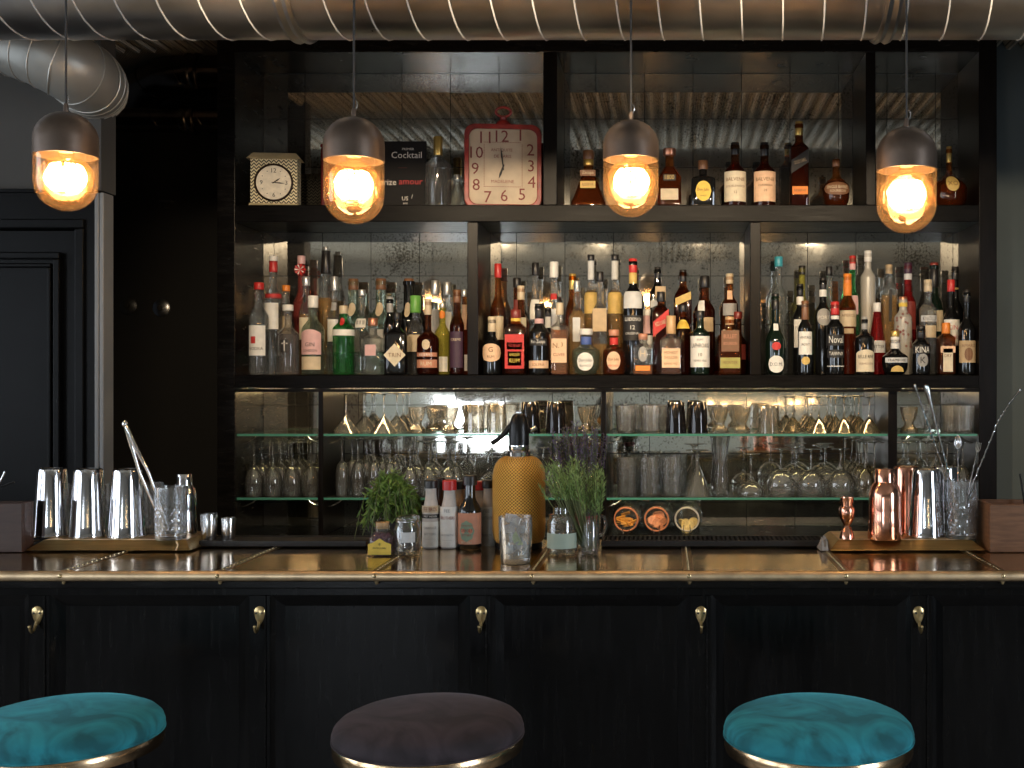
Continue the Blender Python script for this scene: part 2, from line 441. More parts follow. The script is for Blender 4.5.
cbox('shelf', M_shelfwood, XL1, XR0, YF - .006, YM, Z_MIDU + .014, Z_MID)
cbox('shelf_nosing', M_shelfwood, XL1, XR0, YF - .006, YF + .014, Z_MIDU, Z_MIDU + .0139, bevel=.001)
cbox('bottom_board', M_black, XL1, XR0, YF, YM, Z_BOT - .05, Z_BOT)
def upright(a, b, z0, z1): cbox('upright', M_brown, wx(a, YF), wx(b, YF), YF + .004, YM, z0, z1)
for a, b in ((543, 557), (866, 876)): upright(a, b, Z_TOP, ZR)
for a, b in ((467, 478), (750, 761)): upright(a, b, Z_MID, Z_TOPU)
for a, b in ((317, 322), (601, 606), (889, 898)): cbox('upright', M_brown, wx(a, YF), wx(b, YF), YF + .0145, YM, Z_BOT, Z_MIDU + .0139)
cbox('back_board', M_niche, XL1, XR0, YM + .006, YM + .02, Z_BOT, ZR, bevel=0)
TS = .2035
def mirror(x0, x1, z0, z1, ox, oz):
    g = G(); gap = .0012
    xs = sorted({x0, x1} | {ox + TS*i for i in range(-30, 30) if x0 + .004 < ox + TS*i < x1 - .004})
    zs = sorted({z0, z1} | {oz + TS*i for i in range(-30, 30) if z0 + .004 < oz + TS*i < z1 - .004})
    for xa, xb in zip(xs, xs[1:]):
        for za, zb in zip(zs, zs[1:]):
            tx, tz = random.gauss(0, .0013), random.gauss(0, .0013)
            cx, cz = (xa + xb)/2, (za + zb)/2
            vs = []
            for dy in (0, .005):
                for x, z in ((xa + gap, za + gap), (xb - gap, za + gap), (xb - gap, zb - gap), (xa + gap, zb - gap)):
                    vs.append((x, YM + dy + (tx*(x - cx) + tz*(z - cz)) * (1 if dy == 0 else 0), z))
            g.add(vs, [(0,1,2,3),(7,6,5,4),(0,4,5,1),(1,5,6,2),(2,6,7,3),(3,7,4,0)])
    return g.build('mirror_panel', M_mirror, cab, smooth=0)
ox, oz = wx(402, YM), wz(119, YM)
for a, b in ((235, 543), (557, 866), (876, 979)): mirror(wx(a, YF), wx(b, YF), Z_TOP, ZR, ox, oz)
oz2 = wz(276, YM)
for a, b in ((235, 467), (478, 750), (761, 979)): mirror(wx(a, YF), wx(b, YF), Z_MID, Z_TOPU, wx(371, YM), oz2)
for a, b in ((235, 317), (322, 601), (606, 889), (898, 979)): mirror(wx(a, YF), wx(b, YF), Z_BOT, Z_MIDU + .0138, wx(407, YM), wz(502, YM))
# unseen warm strip under the middle shelf, added for golden glints on the glasses
M_strip = P('added_light_strip', (.9,.7,.4), .5, emit=((1.0,.70,.36), STRIP))
for a, b in ((240, 313), (327, 597), (611, 884), (903, 974)):
    G().box(wx(a, YF), wx(b, YF), YF + .030, YF + .044, Z_MIDU + .008, Z_MIDU + .0138).build('added_light_strip', M_strip, cab, smooth=0)
# glass shelves
M_shelfglass = thin('shelf_glass', (.90,.97,.93), haze=.015, edge=.5)
M_greenedge = P('green_glass_edge', (.06,.22,.16), .12)
SECT = {'A': (235, 317), 'B': (322, 601), 'C': (606, 889), 'D': (898, 979)}
NICE = {'A': 'far left bay of the back bar', 'B': 'wide bay left of the siphon post', 'C': 'wide bay above the clip-top jars', 'D': 'narrow bay behind the bar spoons'}
for s, (a, b) in SECT.items():
    for z, nm in ((Z_G1, 'upper'), (Z_G2, 'lower')):
        t = thing('glass_shelf', '%s green-edged glass shelf in the %s' % (nm, NICE[s]), 'shelf', (0, 0, 0), group='green-edged glass shelves')
        x0, x1 = wx(a, YF) + .002, wx(b, YF) - .002
        G().box(x0, x1, YF + .018, YM - .004, z - .009, z).build('pane', M_shelfglass, t, smooth=0)
        G().box(x0, x1, YF + .015, YF + .0179, z - .009, z).build('front_edge', M_greenedge, t, smooth=0)
        for e, d in ((x0 + .001, 1), (x1 - .001, -1)):      # bent metal clip carrying each end
            pts = [Vector((e + d*.003, YF + .07, z - .040)), Vector((e + d*.02, YF + .07, z - .036)), Vector((e + d*.042, YF + .07, z - .024)), Vector((e + d*.055, YF + .07, z - .0125))]
            G().tube(pts, .0035, 8).build('clip', M_steelb, t)
# base cabinet under the back bar
t = thing('back_counter', 'low black base cabinet carrying the mirrored back bar', 'cabinet', (0, 0, 0))
G().box(XL0 - .02, XR1 + .02, 4.30, YM + .02, .08, Z_BOT - .09).build('body', M_black, t, smooth=0)
G().box(XL0 - .03, XR1 + .03, 4.27, YM + .02, Z_BOT - .09, Z_BOT - .051).build('worktop', M_shelfwood, t, smooth=0, bevel=.004)
G().box(XL0, XR1, 4.34, YM, 0, .08).build('plinth', M_niche, t, smooth=0)
for i in range(5):
    x0 = XL0 + i * (XR1 - XL0)/5; x1 = x0 + (XR1 - XL0)/5
    d = G().box(x0 + .01, x1 - .01, 4.28, 4.2995, .10, Z_BOT - .10).build('door', M_panel, t, smooth=0, bevel=.003)
    G().tube([(x1 - .06, 4.28, .55), (x1 - .06, 4.255, .55), (x1 - .06, 4.255, .67), (x1 - .06, 4.28, .67)], .005, 8).build('handle', M_brasshook, d)
# ------------------------------------------------------------------ bottles
GL = {
 'clear':  thin('clear_glass', (.96,.97,.96), haze=.05, bend=.35),
 'pale':   thin('pale_green_glass', (.84,.93,.84), haze=.05, hcol=(.6,.75,.6), bend=.35),
 'green':  thin('green_glass', (.25,.72,.33), haze=.12, hcol=(.10,.42,.14), bend=.45),
 'olive':  thin('olive_glass', (.30,.36,.10), haze=.25, hcol=(.16,.17,.03)),
 'yellow': thin('yellow_green_glass', (.75,.72,.25), haze=.3, hcol=(.50,.46,.10)),
 'amber':  thin('amber_glass', (.62,.30,.08), haze=.10, hcol=(.25,.09,.02), bend=.3),
 'brown':  thin('brown_glass', (.48,.20,.06), haze=.2, hcol=(.045,.014,.006), bend=.25),
 'rose':   thin('rose_glass', (.75,.35,.30), haze=.3, hcol=(.42,.10,.08)),
 'frost':  thin('frosted_glass', (.85,.84,.8), haze=.6, hcol=(.62,.58,.50), rough=.25),
 'black':  P('black_glass', (.006,.006,.006), .06, coat=.5),
 'dkgreen':P('dark_green_glass', (.006,.013,.008), .06, coat=.5),
 'red':    thin('red_glass', (.55,.05,.04), haze=.3, hcol=(.40,.02,.02), bend=.2),
}
def liquid(name, c, d, fac):
    m, nt, out = newmat('spirit_' + name)
    tr = node(nt, 'BsdfTransparent'); tr.inputs[0].default_value = c4(c)
    df = node(nt, 'BsdfPrincipled'); df.inputs['Base Color'].default_value = c4(d); df.inputs['Roughness'].default_value = .12
    mx = node(nt, 'MixShader'); mx.inputs[0].default_value = fac
    nt.links.new(tr.outputs[0], mx.inputs[1]); nt.links.new(df.outputs[0], mx.inputs[2]); nt.links.new(mx.outputs[0], out.inputs[0])
    return m
LQ = {
 'gold': liquid('pale_gold', (.90,.66,.26), (.70,.42,.10), .30),
 'amber': liquid('amber', (.82,.42,.10), (.55,.21,.03), .30),
 'deep': liquid('deep_amber', (.62,.22,.04), (.24,.06,.010), .30),
 'red': liquid('ruby', (.40,.03,.02), (.30,.02,.015), .45),
 'clear': liquid('clear', (.95,.96,.95), (.7,.7,.7), .03),
 'yellow': liquid('yellow', (.85,.80,.25), (.55,.5,.1), .35),
}
C_ = {'cream': (.72,.62,.44), 'white': (.80,.77,.70), 'peach': (.80,.52,.32), 'tan': (.50,.36,.20), 'black': (.015,.013,.012), 'red': (.55,.03,.025),
      'gold': (.62,.42,.12), 'yellow': (.80,.55,.08), 'orange': (.80,.24,.03), 'olive': (.36,.33,.08), 'pink': (.70,.42,.40), 'blue': (.07,.12,.35),
      'grey': (.34,.33,.31), 'silver': (.62,.62,.60), 'brown': (.20,.09,.04), 'copper': (.55,.24,.14), 'cork': (.58,.36,.17), 'green': (.16,.42,.08), 'teal': (.05,.32,.40),
      'beige': (.62,.50,.33), 'dkred': (.22,.03,.02), 'purple': (.05,.02,.04), 'wine': (.12,.01,.015)}
def paint(c, kind='paper'):
    if kind == 'metal': return P('foil_' + c, C_[c], .28, .7)
    if kind == 'cap': return P('cap_' + c, C_[c], .35)
    if kind == 'ink': return P('ink_' + c, C_[c], .6)
    return P('paper_' + c, C_[c], .6, noise=.10, nscale=40)

SHAPE = {  # shoulder start, neck start, neck radius / body radius
 'vodka': (.62,.76,.44), 'wine': (.60,.74,.40), 'round': (.57,.72,.40), 'square': (.60,.72,.42), 'squat': (.42,.62,.40),
 'flute': (.60,.78,.44), 'jug': (.36,.60,.36), 'slim': (.62,.78,.5), 'cone': (.30,.88,.36), 'trapeze': (.10,.66,.32), 'orb': (.30,.55,.30), 'drum': (.50,.62,.42)}
def superell(n):
    return lambda a, k, z: 1.0 / (abs(math.cos(a))**n + abs(math.sin(a))**n)**(1.0/n)
class Bottle:
    def __init__(self, **k): self.__dict__.update(k)
BOT = []
def B(cx, row, top, w, shape, glass, label, cap=None, liq=None, fill=.8, lab=(), z0=None, sh=None, base=None, sq=False, Y=None, foil=None, rot=0, extra=None):
    z0 = Z_MID if z0 is None else z0
    Y = Y or {'F': 4.562, 'M': 4.648, 'K': 4.738}[row]
    s = F / Y
    b = Bottle(px=cx, X=wx(cx, Y), Y=Y, row=row, s=s, top=top, r=w/2/s, shape=shape, glass=glass, label=label, cap=cap, liq=liq, fill=fill, lab=lab, z0=z0,
               sh=sh or SHAPE[shape], sq=sq or shape in ('square', 'trapeze', 'drum'), foil=foil, rot=rot, extra=extra)
    b.base = VY + (EYE - z0) * s; b.h = (b.base - top) / s
    b.X0 = b.X; BOT.append(b)
    return b
def build_bottle(b):
    s = b.s; zpx = lambda py: (b.base - py) / s
    t = thing('liquor_bottle', b.label, 'bottle', (b.X, b.Y, b.z0 + LIFT), b.rot)
    zs, zn, rn = b.sh[0]*b.h, b.sh[1]*b.h, b.sh[2]*b.r
    r, h = b.r, b.h
    def body_prof(k=1.0, top=None):
        p = [(0, .004), (r*.80*k, .0), (r*.96*k, .003), (r*k, .012)]
        if b.shape == 'trapeze': p = [(0,.004),(r*.97*k,0),(r*k,.008)]
        if b.shape in ('orb', 'jug'):
            p = [(0,.004),(r*.55*k,0)]
            for i in range(1, 8):
                u = i/8; p.append((r*k*(.55 + .45*math.sin(u*PI/2)), zs*u*u*.9 + .002))
        p.append((r*k, zs))
        for i in range(1, 9):
            u = i / 9.0
            if b.shape in ('cone', 'trapeze'): q = 1 - u
            else: q = .5 + .5*math.cos(PI*u)
            p.append(((rn + (r - rn)*q)*k, zs + (zn - zs)*u))
        p.append((rn*k, zn)); p.append((rn*.94*k, h - .028)); p.append((rn*1.10*k, h - .026)); p.append((rn*1.10*k, h - .012)); p.append((rn*k, h - .010)); p.append((0, h - .010))
        return p
    if b.sq:
        def shp(a, k, z):
            u = 1.0 if z < zs else max(0.0, 1 - (z - zs)/max(1e-5, zn - zs))
            e = superell(7)(a, k, z)
            return (1 + (e - 1)*u) * (.97 if u > .5 else 1)
        seg = 32
    elif b.shape == 'flute':
        shp = lambda a, k, z: 1 - (.05*(.5 + .5*math.cos(a*14)) if .02 < z < zs*1.02 else 0); seg = 56
    else: shp = None; seg = 22
    if b.shape == 'trapeze': syy = .62
    else: syy = 1.0
    G().lathe(body_prof(), seg, shp, sy=syy).build('glass_body', GL[b.glass], t)
    if b.liq:
        zf = b.fill * h; p = []
        for rr, z in body_prof(.93):
            if z > zf: break
            p.append((rr, max(z, .005)))
        if len(p) > 2:
            p.append((p[-1][0], zf)); p.append((0, zf))
            G().lathe(p, seg, shp, sy=syy).build('spirit', LQ[b.liq], t)
    def cyl(name, y0, y1, rad, m, rad2=None, parent=t):
        za, zb = zpx(y1), zpx(y0); r2 = rad2 or rad
        return G().lathe([(0, za), (rad*.96, za), (rad, za + .002), (r2, zb - .002), (r2*.93, zb), (0, zb)], 20).build(name, m, parent)
    if b.cap:
        c, y0, y1 = b.cap[:3]; kind = b.cap[3] if len(b.cap) > 3 else 'cap'; rk = b.cap[4] if len(b.cap) > 4 else 1.16
        cyl('cap', y0, y1, rn * rk, paint(c, kind))
    if b.foil:
        c, y0, y1 = b.foil[:3]; rk = b.foil[4] if len(b.foil) > 4 else 1.07
        cyl('neck_foil', y0, y1, rn * rk * (1.3 if len(b.foil) > 5 else 1), paint(c, b.foil[3] if len(b.foil) > 3 else 'paper'), rn * rk)
    flat = b.sq
    rs = r * (.97 if flat else 1.0) * syy
    def prof_r(z):
        if z <= zs or flat: return r
        u = min(1, (z - zs)/max(1e-5, zn - zs)); q = (1 - u) if b.shape == 'cone' else .5 + .5*math.cos(PI*u)
        return rn + (r - rn)*q
    def fm(eps, zfix=None):
        def f(u, z):
            if flat: return (u, -rs - eps, z)
            R = prof_r(z if zfix is None else zfix) + eps; a = u / R
            return (R*math.sin(a), -R*math.cos(a), z)
        return f
    for L in b.lab:
        kind, y0, y1, c = L[:4]; wf = L[4] if len(L) > 4 else .9; texts = L[5] if len(L) > 5 else ()
        off = L[6] if len(L) > 6 else 0
        za, zb = zpx(y1), zpx(y0); zc = (za + zb)/2
        Rm = prof_r(zc)
        umax = (r*.86*wf) if flat else Rm * math.asin(min(.985, wf))
        g = G(); n = 16; map_ = fm(.0012)
        if kind == 'band':
            R = Rm + .0012
            if flat: g.box(-r*.985, r*.985, -rs - .0012, rs + .0012, za, zb)
            else: g.lathe([(R*.99, za), (R, za), (R, zb), (R*.99, zb)], 24)
        else:
            vs = []; fs = []
            for i in range(n + 1):
                u = -1 + 2*i/n; lo, hi = za, zb
                if kind in ('round', 'oval'):
                    q = math.sqrt(max(0, 1 - u*u)); lo, hi = zc - (zc - za)*q, zc + (zb - zc)*q
                elif kind == 'diamond': q = 1 - abs(u); lo, hi = zc - (zc - za)*q, zc + (zb - zc)*q
                elif kind == 'arch': hi = zb - (zb - za)*.16*u*u
                elif kind == 'wave': hi = zb - (zb - za)*.10*abs(math.sin(u*5)); lo = za
                elif kind == 'slant': d = (zb - za)*.26*u; lo, hi = za + d + (zb-za)*.2, zb + d - (zb-za)*.2
                elif kind == 'half': q = math.sqrt(max(0, 1 - u*u)); hi = za + (zb - za)*q
                q = [map_(u*umax + off/s, lo + (hi - lo)*e/6) for e in range(7)]
                vs += q
            for i in range(n):
                for e in range(6):
                    a = i*7 + e; fs.append((a, a+7, a+8, a+1))
            g.add(vs, fs)
        po = g.build('label', paint(c), t)
        for tx in texts:
            txt, py, hp, tc = tx[:4]; ox = tx[4] if len(tx) > 4 else 0
            sl = .33 if kind == 'slant' else 0
            gt = G(); m2 = fm(.0022)
            add_text(gt, txt, hp/s, m2, ox/s + off/s, zpx(py), maxw=umax*1.5, rot=math.atan(sl) if sl else 0)
            gt.build('lettering', paint(tc, 'ink'), po, smooth=0)
    if b.extra: b.extra(t, b, zpx)
    return t

# --- middle shelf, left bay: gins and clear spirits
B(259.5,'F',283,19,'vodka','clear','clear bottle with white label, red badge and red cap, first at left of middle shelf', ('red',283,290), lab=[('rect',326,356,'white',.85,[('VODKA',349,3,'black')]),('rect',337,344,'red',.28,[],-3)], liq='clear')
B(275.5,'M',257,17,'vodka','clear','tall clear bottle with red foil neck behind the white-labelled vodka', ('white',257,262), foil=('red',262,273,'cap'), lab=[('band',295,299,'red'),('rect',304,330,'white',.8)])
B(288,'F',305,22,'round','clear','clear decanter bottle with white round stopper and small black square label', ('white',305,311,'cap',1.5), sh=(.55,.72,.32), lab=[('rect',340,353,'black',.36,[('+',344,6,'white'),('I',349,5,'white')])], liq='clear')
B(284,'M',285,17,'round','clear','bottle with orange-red cap behind the decanter with black square', ('orange',285,291), liq='amber', fill=.5, lab=[('rect',316,334,'tan',.8)], Y=4.66)
def bow(t, b, zpx):
    g = G(); z = zpx(270)
    for k in range(10):
        a = 2*PI*k/10
        g.add([(0,-.018,z), (.022*math.cos(a-.25), -.022, z+.022*math.sin(a-.25)), (.026*math.cos(a), -.016, z+.026*math.sin(a)), (.022*math.cos(a+.25), -.022, z+.022*math.sin(a+.25))], [(0,1,2,3)])
    o = g.build('ribbon_rosette', paint('red','cap'), t, smooth=0)
    g = G()
    for k in range(5):
        a = 2*PI*(k+.5)/5
        g.add([(0,-.0195,z), (.020*math.cos(a-.14), -.0235, z+.020*math.sin(a-.14)), (.020*math.cos(a+.14), -.0235, z+.020*math.sin(a+.14))], [(0,1,2)])
    g.build('white_stripe', paint('white'), o, smooth=0)
B(301,'K',256,17,'round','rose','rose-tinted bottle with a red and white ribbon rosette round its neck', ('pink',256,264), liq='red', fill=.6, extra=bow)
B(306,'M',277,13,'slim','clear','slim bottle with grey cap and dark round medallion beneath the rosette bottle', ('silver',277,286,'metal'), liq='gold', fill=.62, lab=[('round',295,303,'black',.5),('rect',318,340,'cream',.8)])
B(326,'K',247,15,'slim','clear','tallest clear bottle with long black cone cap at left of middle shelf', ('silver',247,251,'metal',.7), foil=('black',251,274,'cap',1.0,1), liq='gold', fill=.6, sh=(.60,.74,.55))
B(335,'K',277,15,'round','clear','clear bottle with silver cap and dark shoulder label right of the cone cap', ('silver',277,291,'metal'), lab=[('rect',303,311,'grey',.8),('rect',320,342,'white',.7)], Y=4.70)
B(313,'F',296,22,'round','pale','clear bottle with ornate pinkish label and white cap beside the green fluted one', ('white',296,308), lab=[('arch',330,355,'pink',.88,[('GIN',345,4,'black'),('LONDON',351,2.4,'black')]),('rect',357,370,'beige',.85)], liq='clear')
B(343.5,'F',306,21,'flute','green','bright green fluted bottle with white band and red seal', ('beige',306,314), lab=[('round',318,326,'red',.5),('band',330,336,'white')], liq='clear', sh=(.66,.80,.36))
B(353,'K',279,24,'drum','pale','pale green round-shouldered bottle with dark cap behind the green fluted one', ('brown',279,290,'cap',1.0), sh=(.58,.72,.42), lab=[('round',303,317,'beige',.55),('rect',330,352,'white',.7)], sq=False)
BOT[-1].sq = False; BOT[-1].shape = 'round'
B(362,'M',290,16,'round','clear','clear bottle with silver cap and small white square label', ('silver',290,296,'metal'), lab=[('rect',319,328,'white',.7,[('III II III',323,4,'black')])])
B(381,'K',279,25,'round','pale','pale green round-shouldered bottle with dark cap behind the diamond-label bottle', ('brown',279,290,'cap',1.0), sh=(.58,.72,.42), lab=[('round',303,317,'beige',.55),('rect',330,352,'white',.7)])
B(373,'F',318,21,'square','clear','low square clear bottle with coppery cap and pale pink label', ('copper',318,326,'metal'), lab=[('rect',345,356,'pink',.6)], liq='clear', sh=(.62,.72,.40))
B(390,'M',297,13,'slim','black','narrow black bottle with long grey cap behind the diamond-label bottle', ('grey',297,313,'cap',1.0), lab=[('rect',335,352,'silver',.5)])
B(409,'K',279,26,'round','black','broad black bottle with dark brown cap and round cream shoulder badge', ('brown',279,290,'cap',.9), sh=(.56,.70,.42), lab=[('round',303,318,'beige',.5)])
B(396.5,'F',313,23,'square','black','black bottle with a large cream diamond label', ('black',313,320), sh=(.64,.78,.34), lab=[('diamond',344,367,'cream',1.1,[('TRIN',355.5,4,'brown')])])
B(415.5,'M',296,15,'round','clear','clear bottle with a wide lime-green cap', ('green',296,313,'cap',1.5), lab=[('rect',335,352,'beige',.8)], sh=(.60,.70,.48))
B(428,'F',299,22,'drum','brown','squat brown rum bottle with white badge and copper banner label', ('beige',299,315,'cap',1.1), liq='deep', fill=.55, sh=(.46,.60,.30), lab=[('round',340,350,'beige',.36),('rect',353,357,'copper',.9,[('RESERVA',355,2.5,'white')]),('rect',360,368,'copper',.9,[('RUM',364,4,'cream')])])
BOT[-1].sq = False
B(436,'K',281,14,'slim','clear','grey-capped clear bottle at the back, left of its shorter twin', ('silver',281,295,'metal'), lab=[('rect',310,335,'grey',.8)])
B(446.5,'K',282,13,'slim','clear','shorter grey-capped clear bottle at the back near the left upright', ('silver',282,295,'metal'), lab=[('rect',312,335,'white',.8)], Y=4.75)
B(442.5,'M',303,15,'round','yellow','yellow-green bottle with a small orange round badge', ('silver',303,308,'metal'), liq='yellow', fill=.72, lab=[('round',311,319,'orange',.95),('rect',357,372,'white',.8)])
B(457,'F',290,14.5,'slim','brown','dark brown slender bottle with brown cap and purple label', ('brown',290,303,'cap',1.1), liq='deep', fill=.6, lab=[('rect',332,368,'purple',.9,[('CREME',340,2.5,'beige')])], sh=(.56,.74,.5))
B(464.5,'M',290,13,'round','amber','orange-brown bottle with silver cap pressed against the left upright', ('silver',290,297,'metal'), liq='amber', fill=.7, lab=[('rect',355,371,'white',.7),('rect',305,330,'peach',.8)])

# --- middle shelf, centre bay: rums, tequilas, whiskies
B(492,'F',317,18,'wine','black','black bottle with beige cap and oval cream label beside the left upright', ('beige',317,332,'cap',1.1), lab=[('oval',344,362,'peach',1.0,[('G',350,5,'brown'),('RUM',357,2.5,'brown')])], sh=(.52,.68,.42))
B(498,'K',264,15,'wine','amber','amber bottle with bright red capsule at the back by the left upright', ('red',264,278), liq='deep', fill=.6, lab=[('rect',317,340,'beige',.8)], sh=(.58,.74,.42))
B(517,'K',278,17,'round','brown','red-brown bottle with black cap behind the yellow-and-red rum label', ('black',278,288), liq='deep', fill=.65, lab=[('rect',300,318,'dkred',.8)])
B(521,'M',286,17,'round','amber','amber bottle with pale wooden cap behind the yellow-and-red rum label', ('beige',286,300,'cap',1.1), liq='amber', fill=.6, lab=[('rect',318,330,'cream',.7)], Y=4.66)
B(516,'F',310,22,'square','brown','dark rum bottle with red and yellow label and yellow neck band', ('dkred',310,318.5), foil=('yellow',318.5,324,'paper',1.1), liq='deep', fill=.6, sh=(.70,.84,.40), lab=[('rect',335,369,'red',1.0),('rect',343,350,'yellow',.8,[('Original',346,4,'red')]),('rect',352,366,'orange',.7,[('DARK RUM',355,3,'yellow'),('RUM',361,4,'yellow')])])
B(535.5,'K',263,16,'round','clear','clear bottle with black stopper at the back, left of the white rounded cap', ('black',263,276), lab=[('rect',300,320,'white',.6)])
B(539,'F',304,20,'round','black','black rum bottle with white script and a peach band near its base', ('black',304,318,'cap',1.0), foil=('pink',319,324), sh=(.58,.74,.42), lab=[('rect',339,346,'black',.85,[('Ron Zacapa',342.5,4.5,'white')]),('rect',361,368.5,'peach',.95,[('SOLERA',365,2.6,'brown')])])
B(554,'K',262,17,'round','clear','clear bottle with rounded white cap and red shoulder label', ('white',262,278,'cap',1.3), lab=[('rect',294,300,'red',.8),('rect',310,335,'white',.7)], liq='clear')
B(548,'M',307,15,'wine','black','black-capped bottle with white label between the black rum and square whisky', ('black',307,320,'cap',1.05), lab=[('rect',317,328,'white',.9),('rect',335,360,'cream',.8)], Y=4.655)
B(559.6,'F',303,17.5,'square','clear','square whisky bottle with tall peach-cream label and pale wooden cap', ('beige',303,315,'cap',1.15), liq='amber', fill=.62, sh=(.66,.74,.38), lab=[('rect',339,363,'peach',1.0,[('N.',346,5,'brown',-3),('3',345,4,'brown',3),('CUVEE',355,3,'dkred')])])
B(572.5,'K',274,14,'slim','amber','slim amber bottle with long gold-brown cap at the back of the centre bay', ('gold',274,290,'metal',1.0), liq='amber', fill=.6)
B(577,'M',281,17,'square','clear','pale gold bottle with clear glass stopper left of the round tequila flask', ('silver',281,292,'metal',.9), liq='gold', fill=.68, lab=[('rect',318,342,'silver',.5)])
B(586,'F',329,28,'orb','pale','squat round clear tequila bottle with white circular label and blue neck label', ('white',329,335,'cap',1.3), foil=('blue',337,345), sh=(.50,.68,.36), lab=[('round',353,371,'white',.58,[('Don Julio',361,4,'black'),('BLANCO',366,2,'black')])], liq='clear')
B(591,'K',255,15,'round','clear','gold tequila bottle with black cap and gold label, left of two alike', ('black',255,261), foil=('silver',261,280,'paper',1.05), liq='gold', fill=.70, sh=(.64,.74,.42), lab=[('rect',293,314,'gold',.85)])
B(600,'M',272,16,'square','clear','clear bottle with broad tan label standing between the two gold tequila bottles', ('black',272,282), liq='gold', fill=.3, lab=[('rect',309,332,'tan',1.0)], sh=(.60,.72,.42))
B(615,'K',255,16,'round','clear','gold tequila bottle with black cap and gold label, right of two alike', ('black',255,261), foil=('silver',261,280,'paper',1.05), liq='gold', fill=.70, sh=(.64,.74,.42), lab=[('rect',293,314,'gold',.85)])
B(633,'M',259,21,'round','black','tall dark bottle with red foil top and black label with white lettering', ('red',259,273,'cap',1.05), foil=('gold',273,284,'paper',1.03), sh=(.66,.78,.38), lab=[('rect',292,309,'silver',.85),('rect',316,341,'black',.9,[('GLENDRONACH',320,3.6,'white'),('12',328,4,'white'),('ORIGINAL',334,2.4,'silver')])])
B(614,'F',330,22,'drum','amber','amber tequila bottle with round pale-orange label and copper cap', ('copper',330,336,'cap',1.3), foil=('red',338,345), liq='deep', fill=.5, sh=(.52,.66,.36), lab=[('round',352,370,'peach',.62,[('Don Julio',360,3.6,'brown'),('REPOSADO',366,2,'red')])])
BOT[-1].sq = False
B(643,'F',334,21,'square','clear','clear etched square bottle with amber-orange foot label', ('copper',334,340,'cap',1.1), liq='amber', fill=.24, sh=(.66,.78,.40), lab=[('oval',347,362,'grey',.5,[('H',354,6,'beige')]),('rect',366,371,'orange',.8)])
B(647,'M',310,13,'slim','clear','bottle with pink and white label peeping beside the tall black-label bottle', ('white',310,316), lab=[('rect',316,334,'pink',.9),('rect',336,350,'white',.8)], Y=4.71)
B(657.5,'K',267,17,'square','black','tall square dark bottle with black cap and slanted label at the back', ('black',267,278,'cap',1.0), sh=(.74,.86,.40), lab=[('slant',296,308,'silver',1.0),('rect',287,301,'tan',.7,[],3)])
B(661,'M',292,18,'square','brown','square whisky bottle with slanted red label', ('black',292,302), liq='deep', fill=.8, sh=(.74,.86,.40), lab=[('slant',311,336,'red',1.0,[('RED LABEL',323.5,4,'beige')])])
B(671,'F',316,22,'drum','clear','round-shouldered whisky bottle with cork stopper and peach label right of the etched bottle', ('cork',316,334,'cap',1.2), liq='deep', fill=.60, sh=(.58,.72,.36), lab=[('rect',349,368,'peach',.95,[('MONKEY',353,3,'brown'),('SHOULDER',358,3,'brown'),('BLENDED MALT',364,2,'brown')])])
B(683,'K',270,18,'square','brown','square dark whisky bottle with gold slanted label and black cap at the back', ('black',270,282,'cap',1.0), liq='deep', fill=.8, sh=(.74,.86,.40), lab=[('slant',293,306,'gold',1.0),('rect',312,318,'tan',.4)])
B(683,'M',305,17,'wine','brown','dark bottle with a yellow half-moon label behind the peach whisky label', ('black',305,312), lab=[('half',320,329,'yellow',.95)], sh=(.66,.78,.42), liq='deep', fill=.5)
B(704.6,'K',276,21,'round','brown','broad amber-brown bottle with black cap and white tag label', ('black',276,288), liq='deep', fill=.72, lab=[('rect',301,313,'white',.40,[],-4),('rect',318,332,'tan',.5,[],4)], sh=(.64,.78,.42))
B(700,'F',311,19,'round','dkgreen','dark green whisky bottle with large white label and black lettering', ('black',311,318), sh=(.64,.74,.42), lab=[('rect',336.5,367.5,'white',.98,[('LAPHROAIG',346,4.2,'black'),('ISLAY',340,2,'black'),('10',355,3.4,'black'),('YEARS OLD',361,2,'black')])])
B(729.6,'K',274,17,'round','amber','amber bottle with beige cap and two peach labels at right of centre bay', ('beige',274,284,'cap',1.1), liq='deep', fill=.78, sh=(.68,.80,.42), lab=[('rect',291,300,'peach',.7),('rect',304,316,'grey',.8),('rect',330,350,'beige',.8)])
B(729.6,'F',317,24,'drum','amber','broad amber-red bottle with cork and olive band label', ('cork',317,325,'cap',1.1), liq='deep', fill=.72, sh=(.66,.78,.34), lab=[('rect',331,352,'brown',.85,[('BULLEIT',337,4,'copper'),('BOURBON',344,3,'copper')]),('rect',358,368.5,'olive',.95,[('FRONTIER',363,3,'brown')])])
B(738,'M',312,18,'squat','brown','low dark red-brown bottle half hidden by the right upright', ('dkred',312,319), liq='deep', fill=.5, lab=[('rect',345,360,'dkred',.8)], sh=(.50,.66,.40), Y=4.66)

